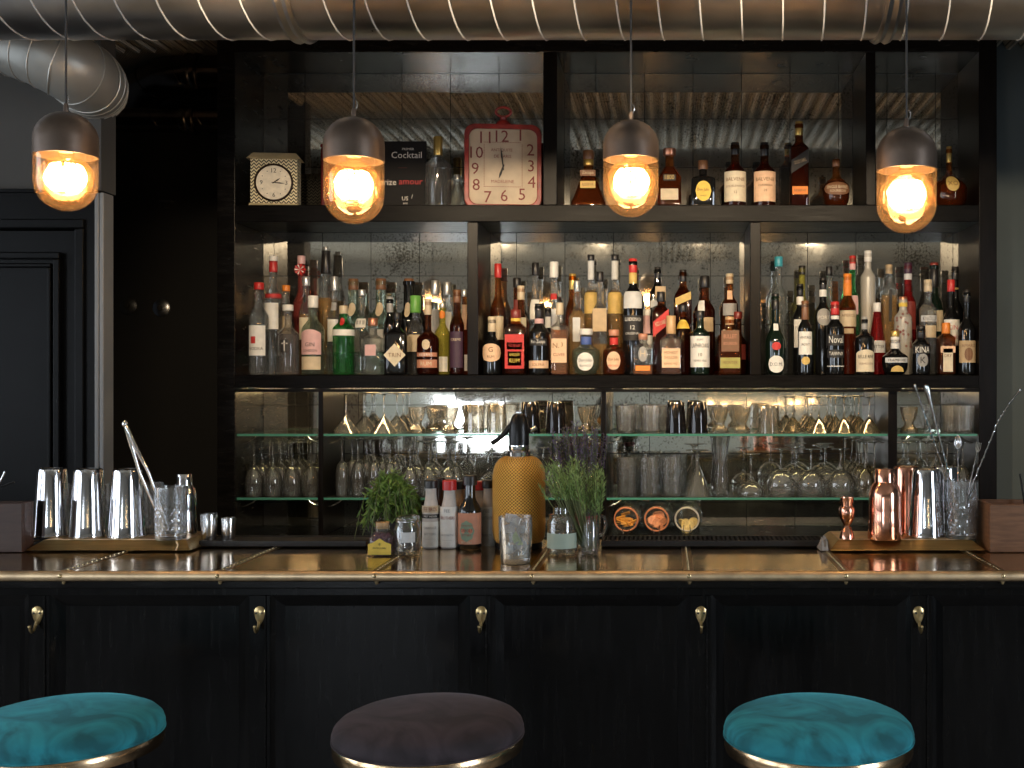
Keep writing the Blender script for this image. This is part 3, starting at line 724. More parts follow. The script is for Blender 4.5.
# --- middle shelf, right bay: ports, liqueurs, vermouths
B(775.5,'F',294,20.5,'jug','dkgreen','dark green swollen liqueur bottle with red wax seal and round white label', ('black',294,300,'cap',1.0), sh=(.40,.66,.34), foil=('black',300,310,'cap',1.1), lab=[('rect',324,331,'white',.5),('round',342.5,350.5,'red',.45),('round',356,373,'white',.75,[('D.O.M.',364.5,3.4,'black')])])
B(778.5,'K',257,18,'vodka','clear','clear bottle with turquoise cap at the back of the right bay', ('teal',257,267,'cap',1.2), liq='clear', sh=(.66,.78,.40))
B(800,'M',284,15,'wine','black','dark port bottle with white neck emblem and plain white label', ('black',284,296,'cap',1.02), lab=[('rect',320,348,'white',.85,[('PORTO',328,3,'grey')])], foil=('white',297,305,'paper',1.1), sh=(.62,.76,.44))
B(805,'F',301,14,'wine','black','slender dark wine bottle with white label and gold medal', ('brown',301,320,'cap',1.1), lab=[('rect',332,355,'white',.92,[('VINTAGE',338,2.4,'black'),('PORT',345,2.4,'black')]),('round',357,365,'gold',.6)], sh=(.62,.76,.48))
B(802,'K',266,15,'wine','yellow','yellowish clear bottle with black cap behind the two port bottles', ('black',266,275,'cap',1.1), liq='yellow', fill=.5, sh=(.60,.74,.42))
B(823,'M',278,17,'wine','black','dark port bottle with white neck band and dark oval label', ('black',278,290,'cap',1.02), foil=('white',290,297,'paper',1.06), lab=[('oval',309,326,'grey',.8,[('PORT',318,3.5,'white')])], sh=(.62,.76,.42))
B(829,'K',267,16,'round','clear','clear bottle with black cap behind the red-capped port', ('black',267,276,'cap',1.1), liq='clear')
B(835,'F',302,18.5,'wine','black','black port bottle with red cap, white neck band and white script', ('red',302,315,'cap',1.1), foil=('white',316,323,'paper',1.08), sh=(.64,.78,.42), lab=[('rect',335,346,'black',.9,[('Noval',340,7,'white')]),('rect',350,358,'black',.9,[('TAWNY',354,3.6,'white')]),('rect',366,367,'silver',.9)])
B(847.5,'M',274,17,'wine','amber','amber-red bottle with long orange neck wrap and beige label', ('orange',274,284,'cap',1.1), foil=('orange',284,296,'paper',1.15), liq='red', fill=.66, lab=[('rect',311,327,'beige',.95,[('APEROL',316,3,'brown')]),('rect',329,334,'tan',.6)], sh=(.66,.80,.44))
B(852.5,'K',256,14,'wine','green','green bottle with red and pink top behind the orange-necked bottle', ('red',256,264,'cap',1.1), foil=('pink',264,270,'paper',1.06), lab=[('rect',296,315,'pink',.7)], sh=(.60,.76,.42))
B(864.5,'F',317,19,'drum','black','black bottle with arched cream label and grey stopper', ('grey',317,330,'cap',1.0), sh=(.62,.76,.32), lab=[('arch',350,372,'cream',.92,[('BELLE RIVE',357,3.2,'black'),('VERMOUTH',364,2,'brown')])])
BOT[-1].sq = False
B(868,'K',251,15,'vodka','frost','tall frosted white bottle at the back of the right bay', ('white',251,262,'cap',1.1), sh=(.78,.86,.46))
B(877,'M',303,16,'cone','red','red conical bottle with white cap and grey-white label', ('white',303,312), liq='red', fill=.8, sh=(.45,.86,.42), lab=[('rect',341,353,'silver',.92,[('BITTER',347,3,'black')])], Y=4.665)
B(889,'K',265,16,'square','clear','pale gold square bottle with a dark vertical strip label', ('tan',265,274,'cap',1.1), liq='gold', fill=.72, sh=(.76,.86,.40), lab=[('rect',290,322,'black',.22)])
B(895,'F',337,26,'orb','black','low pear-shaped dark bottle with white neck label and gold banner', ('gold',331,337,'metal'), foil=('white',337,349,'paper',1.1), sh=(.44,.70,.30), lab=[('rect',358,363,'silver',.85,[('FRAMBOISE',360.5,2.6,'black')]),('half',366,372,'gold',.5)])
B(908,'K',263,16,'wine','red','red bottle with dark cap and pale red neck band at the back', ('purple',263,274,'cap',1.1), foil=('silver',274,280,'paper',1.08), lab=[('rect',302,330,'dkred',.8)], liq='red', fill=.8, sh=(.62,.76,.46))
def floral(t, b, zpx):
    g = G(); rr = random.Random(4); R = b.r + .0022
    for i in range(26):
        z = zpx(rr.uniform(312, 350)); a0 = rr.uniform(-1.1, 1.1)
        for j in range(5):
            q = 2*PI*j/5; d = .0045
            pts = [(0,0), (d*math.cos(q-.4), d*math.sin(q-.4)), (d*1.3*math.cos(q), d*1.3*math.sin(q)), (d*math.cos(q+.4), d*math.sin(q+.4))]
            g.add([(R*math.sin(a0+x/R), -R*math.cos(a0+x/R), z+y) for x, y in pts], [(0,1,2,3)])
    g.build('flower_print', paint('dkred','ink'), t, smooth=0)
B(903,'M',297,18,'round','frost','white floral-printed bottle with copper cap and black-yellow neck label', ('copper',297,302,'metal',1.05), foil=('yellow',302,307,'paper',1.1), sh=(.72,.84,.44), extra=floral)
B(928,'M',280,17,'round','clear','clear bottle with beige cap and white lettered shoulder', ('beige',280,292,'cap',1.1), liq='clear', sh=(.68,.78,.44), lab=[('rect',316,322,'silver',.9,[('KNOLLS',319,4,'black')]),('rect',326,338,'beige',.8)])
B(934,'K',263,19,'wine','dkgreen','dark green bottle with red-tipped foil at the back, near right side panel', ('dkred',263,268,'cap',1.05), foil=('black',268,288,'cap',1.06), lab=[('rect',311,332,'beige',.8)], sh=(.58,.74,.44))
B(921,'F',326,18,'wine','black','black bottle with white lettering above a round silver emblem', ('black',326,338,'cap',1.05), sh=(.60,.76,.46), lab=[('rect',346,354,'black',.9,[('KINA',350,6,'white')]),('round',354,367,'grey',.6,[('K',360.5,6,'black')])])
B(951,'M',280,16,'wine','black','dark bottle with red capsule and red-on-white label', ('red',280,292,'cap',1.15), lab=[('rect',320,346,'white',.95,[('CIN',328,4.6,'red'),('ROSSO',338,3.4,'red')])], sh=(.58,.72,.42))
B(946,'F',323,17,'square','amber','amber bottle with orange cap and cream label under a wavy collar', ('orange',323,334,'cap',1.25), liq='deep', fill=.6, sh=(.70,.82,.40), lab=[('wave',346,353,'peach',1.0),('rect',349,372,'cream',.66,[('DRY',356,3,'brown')])])
B(971,'F',290,17,'wine','black','dark bottle with brown pictorial label, last at right of middle shelf', ('black',290,303,'cap',1.05), sh=(.52,.68,.40), lab=[('rect',341,363,'tan',.95,[('AMARO',346,3,'brown')]),('oval',348,361,'brown',.5)])
B(962,'K',267,17,'round','black','tall dark bottle at the back corner by the right side panel', ('black',267,280,'cap',1.1), lab=[('rect',320,345,'silver',.3),('rect',288,290,'gold',.8)])

# --- top shelf
TZ = Z_TOP
def TB(*a, **k): return B(*a, z0=TZ, **k)
def dec_rib(t, b, zpx): pass
TB(438,'F',137,26,'flute','clear','tall fluted glass decanter with gold stopper beside the black card', ('gold',137,156,'metal',1.15), sh=(.58,.76,.30), Y=4.61)
TB(457.5,'F',175,20,'cone','clear','small clear faceted decanter tucked against the red clock', ('silver',175,180,'metal'), sh=(.25,.80,.26), liq='clear', Y=4.735)
TB(588.5,'F',151,35,'trapeze','amber','wide-based amber bottle with gold label, left on top shelf behind a pendant', ('bronze' if False else 'brown',151,160,'cap',1.15), liq='deep', fill=.64, sh=(.10,.66,.28), foil=('gold',160,166,'metal',1.06), lab=[('rect',183,190,'gold',.50,[('RESERVA',186.5,3,'brown')]),('rect',172,178,'brown',.5,[('Zacapa',175,4,'beige')])], Y=4.62)
TB(669.5,'F',149,24,'trapeze','amber','amber tapered bottle with numerals and a pale paper label beside a pendant', ('copper',149,156,'metal',1.5), liq='deep', fill=.7, sh=(.52,.70,.36), lab=[('rect',176,182,'black',.6,[('1800',178.5,4.6,'gold')]),('rect',190,201,'beige',.85)], Y=4.62)
TB(703,'F',161,25,'square','black','dark square tequila bottle with oval yellow label', ('brown',161,170,'cap',1.25), sh=(.60,.72,.32), lab=[('oval',183,203,'yellow',.72,[('Don Julio',192,3.6,'dkred'),('ANEJO',198,2,'brown')])], Y=4.62)
BAL = lambda: [('rect',173,203,'cream',.97,[('BALVENIE',181,3.4,'brown'),('DOUBLEWOOD',188,2,'brown'),('12',194,2.4,'brown')])]
TB(735,'F',143,22,'round','brown','dark-capped single malt bottle with cream label, paler of the matching pair', ('black',143,155.5,'cap',1.0), liq='deep', fill=.72, sh=(.54,.70,.38), lab=[('rect',173,203,'cream',.97,[('BALVENIE',181,3.4,'brown'),('DOUBLEWOOD',188,2,'brown'),('12',194,2.4,'brown')])], Y=4.62)
TB(764.5,'F',143,22,'round','brown','dark-capped single malt bottle with peach label beside its cream-labelled twin', ('black',143,156.5,'cap',1.0), liq='deep', fill=.72, sh=(.54,.70,.38), lab=[('rect',173,203,'peach',.97,[('BALVENIE',181,3.4,'brown'),('CARIBBEAN',187,2,'brown'),('14',192,2.6,'brown')])], Y=4.62)
TB(799,'F',122,19,'square','brown','tallest top-shelf bottle, square with slanted black label and gold cap', ('gold',122,136,'metal',1.0), liq='deep', fill=.72, sh=(.68,.78,.42), lab=[('slant',152,174,'black',1.05,[('GOLD LABEL',163,3.4,'tan')]),('rect',188,196,'orange',.95,[('RESERVE',192,2.4,'brown')])], Y=4.62)
TB(836,'F',157,27,'orb','amber','round bourbon bottle with a tiny figure stopper, right end of top centre bay', ('brown',161,167,'cap',1.1), liq='deep', fill=.54, sh=(.40,.66,.26), lab=[('oval',184,197,'brown',.92,[('SINGLE BARREL',189,3,'beige'),('BOURBON',193,2.4,'beige')])], Y=4.62,
   extra=lambda t, b, zpx: G().ball((0,0,zpx(158.5)), .006).tube([(-.012,0,zpx(161)),(0,0,zpx(159)),(.012,0,zpx(160))], .003).build('figure', M_bronze, t))
def cut(t, b, zpx):
    g = G(); zc = zpx(186); R = .066
    for k in range(14):
        a = 2*PI*k/14
        for rr, d in ((.040, .007), (.055, .006)):
            x, z = rr*math.cos(a), rr*math.sin(a)
            if zc + z < .008: continue
            y = -math.sqrt(max(.0002, R*R*.35*(1 - (rr/.069)**2)))
            g.add([(x-d,y,zc+z),(x,y,zc+z-d),(x+d,y,zc+z),(x,y,zc+z+d),(x,y-.004,zc+z)], [(0,1,4),(1,2,4),(2,3,4),(3,0,4)])
    g.build('cut_facets', GL['clear'], t, smooth=0)
b = TB(949,'F',147,35,'orb','amber','round cut-glass cognac bottle with gold medallion, alone in the top right bay', ('gold',147,163,'metal',1.0), liq='deep', fill=.62, sh=(.34,.62,.16), lab=[('round',178,194,'gold',.40,[('XO',186,5,'brown')])], Y=4.66, extra=cut)
BOT[-1].shape = 'orb'

# keep neighbours from touching: small shifts, mostly in depth
def relax(items, y0, y1, spans, it=900):
    worst = 0
    for k in range(it):
        worst = 0
        for i in range(len(items)):
            for j in range(i):
                a, c = items[i], items[j]
                dx, dy = a.X - c.X, a.Y - c.Y
                m = a.r*(1.16 if a.sq else 1) + c.r*(1.16 if c.sq else 1) + .002; d = math.hypot(dx, dy)
                if d < m:
                    worst = max(worst, m - d)
                    if d < 1e-5: dy, d = .001, .001
                    p = (m - d) * .5
                    ux, uy = dx/d*.45, (dy/d if abs(dy) > 1e-4 else (.3 if i % 2 else -.3))
                    a.X += ux*p; c.X -= ux*p; a.Y += uy*p; c.Y -= uy*p
        for a in items:
            if k < it*.7: a.X += (a.X0 - a.X) * .02
            a.Y = min(max(a.Y, y0 + a.r*1.02), y1 - a.r*1.05)
            for (u, v) in spans:
                if u - .05 < a.X0 < v + .05 and u <= a.X0 <= v: a.X = min(max(a.X, u + a.r*1.03), v - a.r*1.03)
    return worst
midb = [b for b in BOT if b.z0 == Z_MID]; topb = [b for b in BOT if b.z0 != Z_MID]
sp = [(wx(235,YF), wx(467,YF)), (wx(478,YF), wx(750,YF)), (wx(761,YF), wx(979,YF))]
print('relax', relax(midb, YF, YM - .002, sp))
for b in BOT:
    build_bottle(b)
# ------------------------------------------------------------------ glassware on the glass shelves
M_glass = thin('bar_glass', (.955,.96,.955), refl=2.0, haze=.045, hcol=(.95,.94,.9), edge=.95, rough=.02, bend=.3)
M_cutglass = thin('cut_crystal', (.95,.96,.96), refl=2.6, haze=.08, bend=.5, hcol=(.9,.9,.88), edge=.8, rough=.02)
M_goldglass = thin('gold_tinted_glass', (.97,.94,.88), refl=2.6, haze=.035, hcol=(.85,.72,.45), edge=.8, bend=.45)
M_smoke = thin('black_glass_tumbler', (.05,.045,.045), refl=1.4, haze=.3, hcol=(.012,.01,.01))
def shell(outer, wall):
    inner = [(max(0.0, r - wall), z) for r, z in outer]
    return outer, inner
def stemmed(name, mat, foot_r, h, stem_r, bowl, seg=24):
    """inverted stemmed glass: rim on the shelf (z=0), foot on top; bowl = [(r, z)...] from the rim up to the stem"""
    t = bpy.data.objects.new(name, None); COL.objects.link(t); t.empty_display_size = .03
    zt = bowl[-1][1]
    outer = bowl + [(stem_r*1.6, zt + .004)]
    inner = [(max(r - .0016, .0005), z - (.002 if r > .008 else 0)) for r, z in bowl if r > .006]
    inner[0] = (bowl[0][0] - .0016, bowl[0][1])
    G().lathe([(0, zt - .003)] + inner[::-1] + outer, seg).build('bowl', mat, t)
    G().lathe([(stem_r*1.6, zt + .004), (stem_r, zt + .014), (stem_r*.9, (zt + h)/2), (stem_r, h - .016), (stem_r*2, h - .008)], 12).build('stem', mat, t)
    G().lathe([(stem_r*2, h - .008), (foot_r*.45, h - .0045), (foot_r, h - .003), (foot_r, h - .0008), (foot_r*.5, h), (0, h)], seg).build('foot', mat, t)
    return t
def cupglass(name, mat, prof, wall=.002, base=.008, seg=28, shape=None, inverted=False):
    """tumbler: prof from the base up to the rim"""
    t = bpy.data.objects.new(name, None); COL.objects.link(t); t.empty_display_size = .03
    H = prof[-1][1]
    inner = [(max(r - wall, .001), z) for r, z in prof if z > base]
    pr = [(0, 0), (prof[0][0]*.94, 0)] + prof + inner[::-1] + [(inner[0][0]*.9, base), (0, base)]
    M = Matrix.Identity(4)
    if inverted: M = Matrix.Translation((0,0,H)) @ Matrix.Rotation(PI, 4, 'X')
    G().lathe(pr, seg, shape, M=M).build('bowl', mat, t)
    Mb = M @ Matrix.Translation((0,0,.0005))
    G().lathe([(prof[0][0]*.86, base + .0006), (prof[0][0]*.86, base + .0026), (prof[0][0]*.80, base + .0032), (0, base + .0032)], seg, M=M).build('base_disc', mat, t)
    return t
hz = lambda px, Y=4.6: px * Y / F
def wine_bowl(R, hb):
    return [(R*.86, 0), (R*.95, hb*.16), (R, hb*.36), (R*.97, hb*.55), (R*.80, hb*.78), (R*.45, hb*.94), (.006, hb)]
wine = stemmed('wine_glass', M_glass, .032, hz(54), .0035, wine_bowl(.037, hz(30)))
flute = stemmed('champagne_flute', M_glass, .030, hz(57), .0034, [(.023,0),(.026,.03),(.027,.07),(.025,.105),(.017,.130),(.006,.138)])
martini = stemmed('martini_glass', M_glass, .036, hz(40), .0034, [(.055,0),(.030,.036),(.012,.058),(.005,.068)])
smart = stemmed('martini_glass', M_goldglass, .034, hz(37), .0034, [(.049,0),(.043,.008),(.028,.034),(.012,.054),(.005,.063)])
globe = stemmed('balloon_glass', M_glass, .036, hz(47), .004, wine_bowl(.058, .105))
coupe = stemmed('coupe_glass', M_glass, .034, hz(42), .0036, [(.052,0),(.053,.012),(.049,.03),(.034,.048),(.012,.058),(.005,.062)])
trumpet = stemmed('trumpet_glass', M_glass, .046, hz(46), .008, [(.058,0),(.050,.020),(.030,.070),(.014,.098),(.009,.106)])
shortwine = stemmed('sherry_glass', M_goldglass, .031, hz(54), .0034, wine_bowl(.036, hz(28)))
rib = lambda n, d: (lambda a, k, z: 1 - d*(.5 + .5*math.cos(a*n)))
highball = cupglass('highball_glass', M_cutglass, [(.038,0),(.040,.01),(.042,hz(38))], seg=48, shape=rib(16, .05))
ribbed = cupglass('ribbed_tumbler', M_cutglass, [(.036,0),(.038,.01),(.043,hz(27))], seg=54, shape=rib(18, .06))
rocks = cupglass('rocks_glass', M_goldglass, [(.032,0),(.037,.012),(.040,.05),(.042,hz(29))], inverted=True, seg=40, shape=rib(10, .05))
black = cupglass('black_tumbler', M_smoke, [(.033,0),(.036,.012),(.042,hz(31))], inverted=True)
footed = cupglass('footed_cordial_glass', M_goldglass, [(.036,0),(.034,.016),(.020,.030),(.018,.040),(.026,.055),(.034,.085),(.036,hz(26))], seg=40, shape=rib(8, .10))
hurri = cupglass('hurricane_glass', M_cutglass, [(.034,0),(.036,.01),(.030,.07),(.024,.13),(.030,.19),(.038,hz(59))], base=.012, seg=36, shape=rib(9, .05))
tall = cupglass('tall_tumbler', M_goldglass, [(.036,0),(.040,.01),(.046,hz(28))], inverted=True, seg=40, shape=rib(10, .06))
protos = [wine, flute, martini, smart, globe, coupe, trumpet, shortwine, highball, ribbed, rocks, black, footed, hurri, tall]
CATS = {'wine_glass':'wine glass','champagne_flute':'champagne flute','martini_glass':'martini glass','balloon_glass':'balloon glass','coupe_glass':'coupe','trumpet_glass':'glass',
        'sherry_glass':'sherry glass','highball_glass':'highball glass','ribbed_tumbler':'tumbler','rocks_glass':'tumbler','black_tumbler':'tumbler','footed_cordial_glass':'cordial glass','hurricane_glass':'glass','tall_tumbler':'tumbler'}
for p in protos: p['category'] = CATS[p.name.split('.')[0]]
used = set()
RAD = {p.name: max(max(abs(v.co.x) for v in c.data.vertices) for c in p.children) for p in protos}
ORD = ['first','second','third','fourth','fifth','sixth','seventh','eighth']
class Spot: sq = False
SPOTS = {}
def put(proto, px, Y, z, label, group, rz=0):
    o = put_(proto, px, Y, z, label, group, rz)
    q = Spot(); q.X = q.X0 = o.location.x; q.Y = Y; q.o = o; q.r = RAD[proto.name]; SPOTS.setdefault(round(z, 3), []).append(q)
    return o
def put_(proto, px, Y, z, label, group, rz=0):
    X = wx(px, Y); z += LIFT
    if proto.name not in used:
        used.add(proto.name); proto.location = (X, Y, z); proto.rotation_euler = (0,0,rz); tag(proto, label, proto['category'], group); return proto
    return dup(proto, (X, Y, z), label, rz, group)
YR = {'front': 4.600, 'middle': 4.685, 'back': 4.768}
def row(proto, xs, rw, z, noun, where, group):
    n = len(xs)
    for i, px in enumerate(xs):
        place = ('the ' + ORD[i] + ' from left, ') if n > 2 else (('left one, ', 'right one, ')[i] if n == 2 else '')
        put(proto, px, YR[rw], z, '%s, %s%s row, %s' % (noun, place, rw, where), group, random.uniform(0, .3))
Z1, Z2 = Z_G1, Z_G2
for rw, xs in (('front', (254, 273, 292, 311)), ('middle', (262, 281, 300, 318)), ('back', (270, 289, 308))):
    row(wine if rw != 'back' else shortwine, xs, rw, Z2, 'upside-down wine glass', 'lower far-left shelf', 'wine glasses upside down, far left')
row(martini, (346, 384), 'front', Z1, 'upside-down martini glass', 'upper shelf over the flutes', 'martini glasses over the flutes')
row(martini, (365, 397), 'back', Z1, 'upside-down martini glass', 'upper shelf over the flutes', 'martini glasses over the flutes')
row(footed, (417, 450), 'front', Z1, 'gold-glinting waisted cordial glass', 'upper shelf near the martini glasses', 'cordial glasses, centre')
row(footed, (434,), 'back', Z1, 'gold-glinting waisted cordial glass', 'upper shelf between its two fellows', 'cordial glasses, centre')
row(rocks, (474, 497), 'front', Z1, 'upside-down faceted tumbler', 'upper shelf left of the siphon head', 'faceted tumblers by the siphon')
row(black, (530, 556), 'front', Z1, 'upside-down black tumbler', 'upper shelf above the lavender', 'black tumblers above the lavender')
row(footed, (586,), 'front', Z1, 'gold-glinting waisted cordial glass', 'upper shelf beside the black tumbler', 'cordial glasses, centre')
row(flute, (342, 358, 374, 390), 'front', Z2, 'upside-down champagne flute', 'lower shelf above the dark herb', 'flutes above the herb')
row(flute, (352, 367, 382, 396), 'middle', Z2, 'upside-down champagne flute', 'lower shelf above the dark herb', 'flutes above the herb')
row(flute, (358, 373, 388), 'back', Z2, 'upside-down champagne flute', 'lower shelf above the dark herb', 'flutes above the herb')
row(wine, (410, 429, 448), 'front', Z2, 'upside-down wine glass', 'lower shelf above the bitters bottles', 'wine glasses above the bitters')
row(wine, (418, 437, 455), 'middle', Z2, 'upside-down wine glass', 'lower shelf above the bitters bottles', 'wine glasses above the bitters')
row(coupe, (475, 503, 531), 'front', Z2, 'upside-down coupe', 'lower shelf behind the siphon', 'coupes behind the siphon')
row(coupe, (488, 516), 'back', Z2, 'upside-down coupe', 'lower shelf behind the siphon', 'coupes behind the siphon')
row(wine, (556, 576, 592), 'front', Z2, 'upside-down wine glass', 'lower shelf behind the lavender', 'wine glasses behind the lavender')
row(ribbed, (626, 651), 'front', Z1, 'clear ribbed tumbler', 'upper shelf over the highballs', 'ribbed tumblers over the highballs')
row(ribbed, (637, 659), 'back', Z1, 'clear ribbed tumbler', 'upper shelf over the highballs', 'ribbed tumblers over the highballs')
row(black, (676, 698), 'front', Z1, 'upside-down black tumbler', 'upper shelf over the trumpet glass', 'black tumblers over the trumpet glass')
row(footed, (720, 742), 'front', Z1, 'gold-glinting waisted cordial glass', 'upper shelf over the hurricane glass', 'cordial glasses, right')
row(tall, (769,), 'front', Z1, 'wide upside-down tumbler', 'upper shelf right of the cordial glasses', None)
row(smart, (793,), 'middle', Z1, 'gold-edged martini glass', 'upper shelf beside the wide tumbler', 'gold-edged martini glasses')
row(smart, (819, 844, 869), 'front', Z1, 'gold-edged upside-down martini glass', 'upper shelf, right bay', 'gold-edged martini glasses')
row(smart, (811, 836, 858), 'back', Z1, 'gold-edged upside-down martini glass', 'upper shelf, right bay', 'gold-edged martini glasses')
row(highball, (627, 650, 673), 'front', Z2, 'tall clear highball glass', 'lower shelf over the clip-top jars', 'highballs over the jars')
row(highball, (634, 657, 677), 'back', Z2, 'tall clear highball glass', 'lower shelf over the clip-top jars', 'highballs over the jars')
row(trumpet, (696.5,), 'front', Z2, 'upside-down trumpet-shaped glass', 'lower shelf beside the highballs', None)
row(hurri, (721,), 'middle', Z2, 'tall waisted hurricane glass', 'lower shelf beside the trumpet glass', None)
row(coupe, (751,), 'front', Z2, 'upside-down coupe', 'lower shelf beside the hurricane glass', None)
row(globe, (781, 811, 841), 'front', Z2, 'upside-down balloon glass', 'lower shelf above copper jigger', 'balloon glasses')
row(globe, (796, 825), 'back', Z2, 'upside-down balloon glass', 'lower shelf above copper jigger', 'balloon glasses')
row(shortwine, (864, 881), 'front', Z2, 'gold-glinting upside-down wine glass', 'lower shelf behind copper shaker', 'wine glasses behind the copper shaker')
row(shortwine, (858, 873), 'back', Z2, 'gold-glinting upside-down wine glass', 'lower shelf behind copper shaker', 'wine glasses behind the copper shaker')
row(footed, (909,), 'front', Z1, 'gold-glinting waisted cordial glass', 'upper shelf behind the leaning bar spoons', None)
row(ribbed, (956, 972), 'front', Z1, 'clear ribbed tumbler', 'upper shelf, narrow bay at far right', 'ribbed tumblers, far right')
row(wine, (908, 927, 946, 965), 'front', Z2, 'upside-down wine glass', 'lower shelf behind the steel tins', 'wine glasses behind the tins')
row(wine, (917, 936, 955), 'middle', Z2, 'upside-down wine glass', 'lower shelf behind the steel tins', 'wine glasses behind the tins')
for z, items in SPOTS.items():
    print('relax glasses', relax(items, YF + .02, YM - .002, [(wx(a, YF), wx(b, YF)) for a, b in SECT.values()]))
    for q in items: q.o.location.x = q.X; q.o.location.y = q.Y
for p in protos:
    if p.name not in used: print('unused', p.name)
# clip-top jars lying on the bottom board, mouths outwards
M_jar = thin('jar_glass', (.95,.96,.95), refl=1.8, haze=.03, edge=.8, bend=.05)
M_wire = M_steelb
def clip_jar(px, label, fill_mat, kind, z=Z_BOT, Y=4.555, R=.0585):
    t = thing('clip_top_jar', label, 'jar', (wx(px, Y), Y, z + R + .0015), group='clip-top jars on their sides')
    t.rotation_euler = (.12, 0, -.10)
    Mx = Matrix.Rotation(-PI/2, 4, 'X')      # axis along +Y
    G().lathe([(R*.80,0),(R*.84,.006),(R*.86,.014),(R,.030),(R,.112),(R*.9,.120),(0,.120),(0,.116),(R*.86,.115),(R*.95,.108),(R*.95,.032),(R*.80,.015),(R*.76,0),(R*.80,0)], 30, M=Mx).build('glass_body', M_jar, t)
    lid = G().lathe([(0,-.010),(R*.5,-.012),(R*.78,-.010),(R*.84,-.004),(R*.84,0),(0,0)], 30, M=Mx).build('lid', thin('clip_lid_glass', (.99,.99,.99), refl=.8, haze=.01), t)
    G().tube([(R*.87*math.cos(2*PI*k/28), .010, R*.87*math.sin(2*PI*k/28)) for k in range(28)], .0016, 6, closed=True).build('wire_collar', M_wire, t)
    G().tube([(-.012,-.010,-R*.35),(-.014,-.013,-R*.72),(-.010,-.010,-R*.98),(-.010,.010,-R*.9)], .0018, 6).tube([(.012,-.010,-R*.35),(.014,-.013,-R*.72),(.010,-.010,-R*.98),(.010,.010,-R*.9)], .0018, 6).build('wire_bail', M_steel, t)
    G().tube([(R*.80*math.cos(2*PI*k/28), .001, R*.80*math.sin(2*PI*k/28)) for k in range(28)], .003, 6, closed=True).build('seal_ring', P('orange_rubber', (.75,.25,.10), .5) if kind != 'lemon' else P('pale_rubber', (.7,.62,.5), .5), t)
    rr = random.Random(px)
    g = G()
    n = 16 if kind != 'lemon' else 7
    for k in range(n):
        a = rr.uniform(0, 2*PI); q = R*.55*math.sqrt(rr.random()); x = q*math.cos(a); zz = q*math.sin(a)*.75 - R*(.20 if kind != 'lemon' else .55)
        if math.hypot(x, zz) > R*.72: x *= .7; zz *= .8
        y = rr.uniform(.008, .055); sR = rr.uniform(.014, .021)
        M = Matrix.Translation((x, y, zz)) @ Matrix.Rotation(rr.uniform(-.7,.7), 4, 'X') @ Matrix.Rotation(rr.uniform(-.7,.7), 4, 'Z') @ Matrix.Rotation(PI/2, 4, 'X')
        if kind == 'peel': g.box(-sR, sR, -.006, .006, -.002, .002, M=M)
        else: g.lathe([(0,-.003),(sR,-.0025),(sR*1.05,0),(sR,.0025),(0,.003)], 14, M=M)
    o = g.build('fruit_slices', fill_mat, t); o['kind'] = 'stuff'
    return t
clip_jar(626, 'clip-top jar lying on its side filled with amber-orange peel', P('orange_peel', (.95,.36,.04), .5, noise=.3, nscale=60), 'peel')
clip_jar(656.5, 'clip-top jar lying on its side filled with red-orange citrus slices', P('citrus_slice', (1.0,.33,.14), .5, noise=.35, nscale=80), 'slice')
clip_jar(687, 'clip-top jar lying on its side, nearly empty with pale lemon slices', P('dried_lemon', (.85,.60,.22), .5, noise=.3, nscale=80), 'lemon')
for px, lab in ((641, 'empty clear jar on its side behind the orange peel jar'), (671, 'empty clear jar on its side behind the citrus slice jar')):
    Y = 4.735; R = .05
    t = thing('jar', lab, 'jar', (wx(px, Y), Y, Z_BOT + R + .002), group='empty jars at the back')
    Mx = Matrix.Rotation(-PI/2, 4, 'X')
    G().lathe([(R*.86,0),(R,.012),(R,.070),(0,.076),(0,.073),(R*.95,.068),(R*.95,.014),(R*.82,0),(R*.86,0)], 28, M=Mx).build('glass_body', M_jar, t)
    G().tube([(R*.86*math.cos(2*PI*k/24), 0, R*.86*math.sin(2*PI*k/24)) for k in range(24)], .0022, 6, closed=True).build('rim', M_jar, t)

# ------------------------------------------------------------------ things on the top shelf (not bottles)
# chevron mantel clock
def chevron_mat():
    m, nt, out = newmat('chevron_fabric')
    b = node(nt, 'BsdfPrincipled'); b.inputs['Roughness'].default_value = .55
    tc = node(nt, 'TexCoord'); sp_ = node(nt, 'SeparateXYZ'); nt.links.new(tc.outputs['Object'], sp_.inputs[0])
    def M(op, a, bb=None, c=None):
        n = node(nt, 'Math', operation=op)
        for i, v in enumerate((a, bb, c)):
            if v is None: continue
            if isinstance(v, (int, float)): n.inputs[i].default_value = v
            else: nt.links.new(v, n.inputs[i])
        return n.outputs[0]
    s = M('ADD', sp_.outputs['X'], sp_.outputs['Y'])
    zig = M('PINGPONG', M('MULTIPLY', s, 105.0), 1.0)
    v = M('FRACT', M('ADD', M('MULTIPLY', sp_.outputs['Z'], 74.0), M('MULTIPLY', zig, .8)))
    st = M('GREATER_THAN', v, .55)
    mx = node(nt, 'Mix', data_type='RGBA'); mx.inputs[6].default_value = (.78,.68,.42,1); mx.inputs[7].default_value = (.02,.014,.008,1)
    nt.links.new(st, mx.inputs[0]); nt.links.new(mx.outputs[2], b.inputs['Base Color']); nt.links.new(b.outputs[0], out.inputs[0])
    return m
YC = 4.60; s_ = F / YC
t = thing('mantel_clock', 'small cream chevron-patterned mantel clock with round white dial on top shelf', 'clock', (wx(276, YC), YC, TZ + LIFT), .12)
W, H, Dp = 45/s_/2, 54/s_, .075
M_clk = P('pale_gold_wood', (.50,.40,.22), .4, noise=.2)
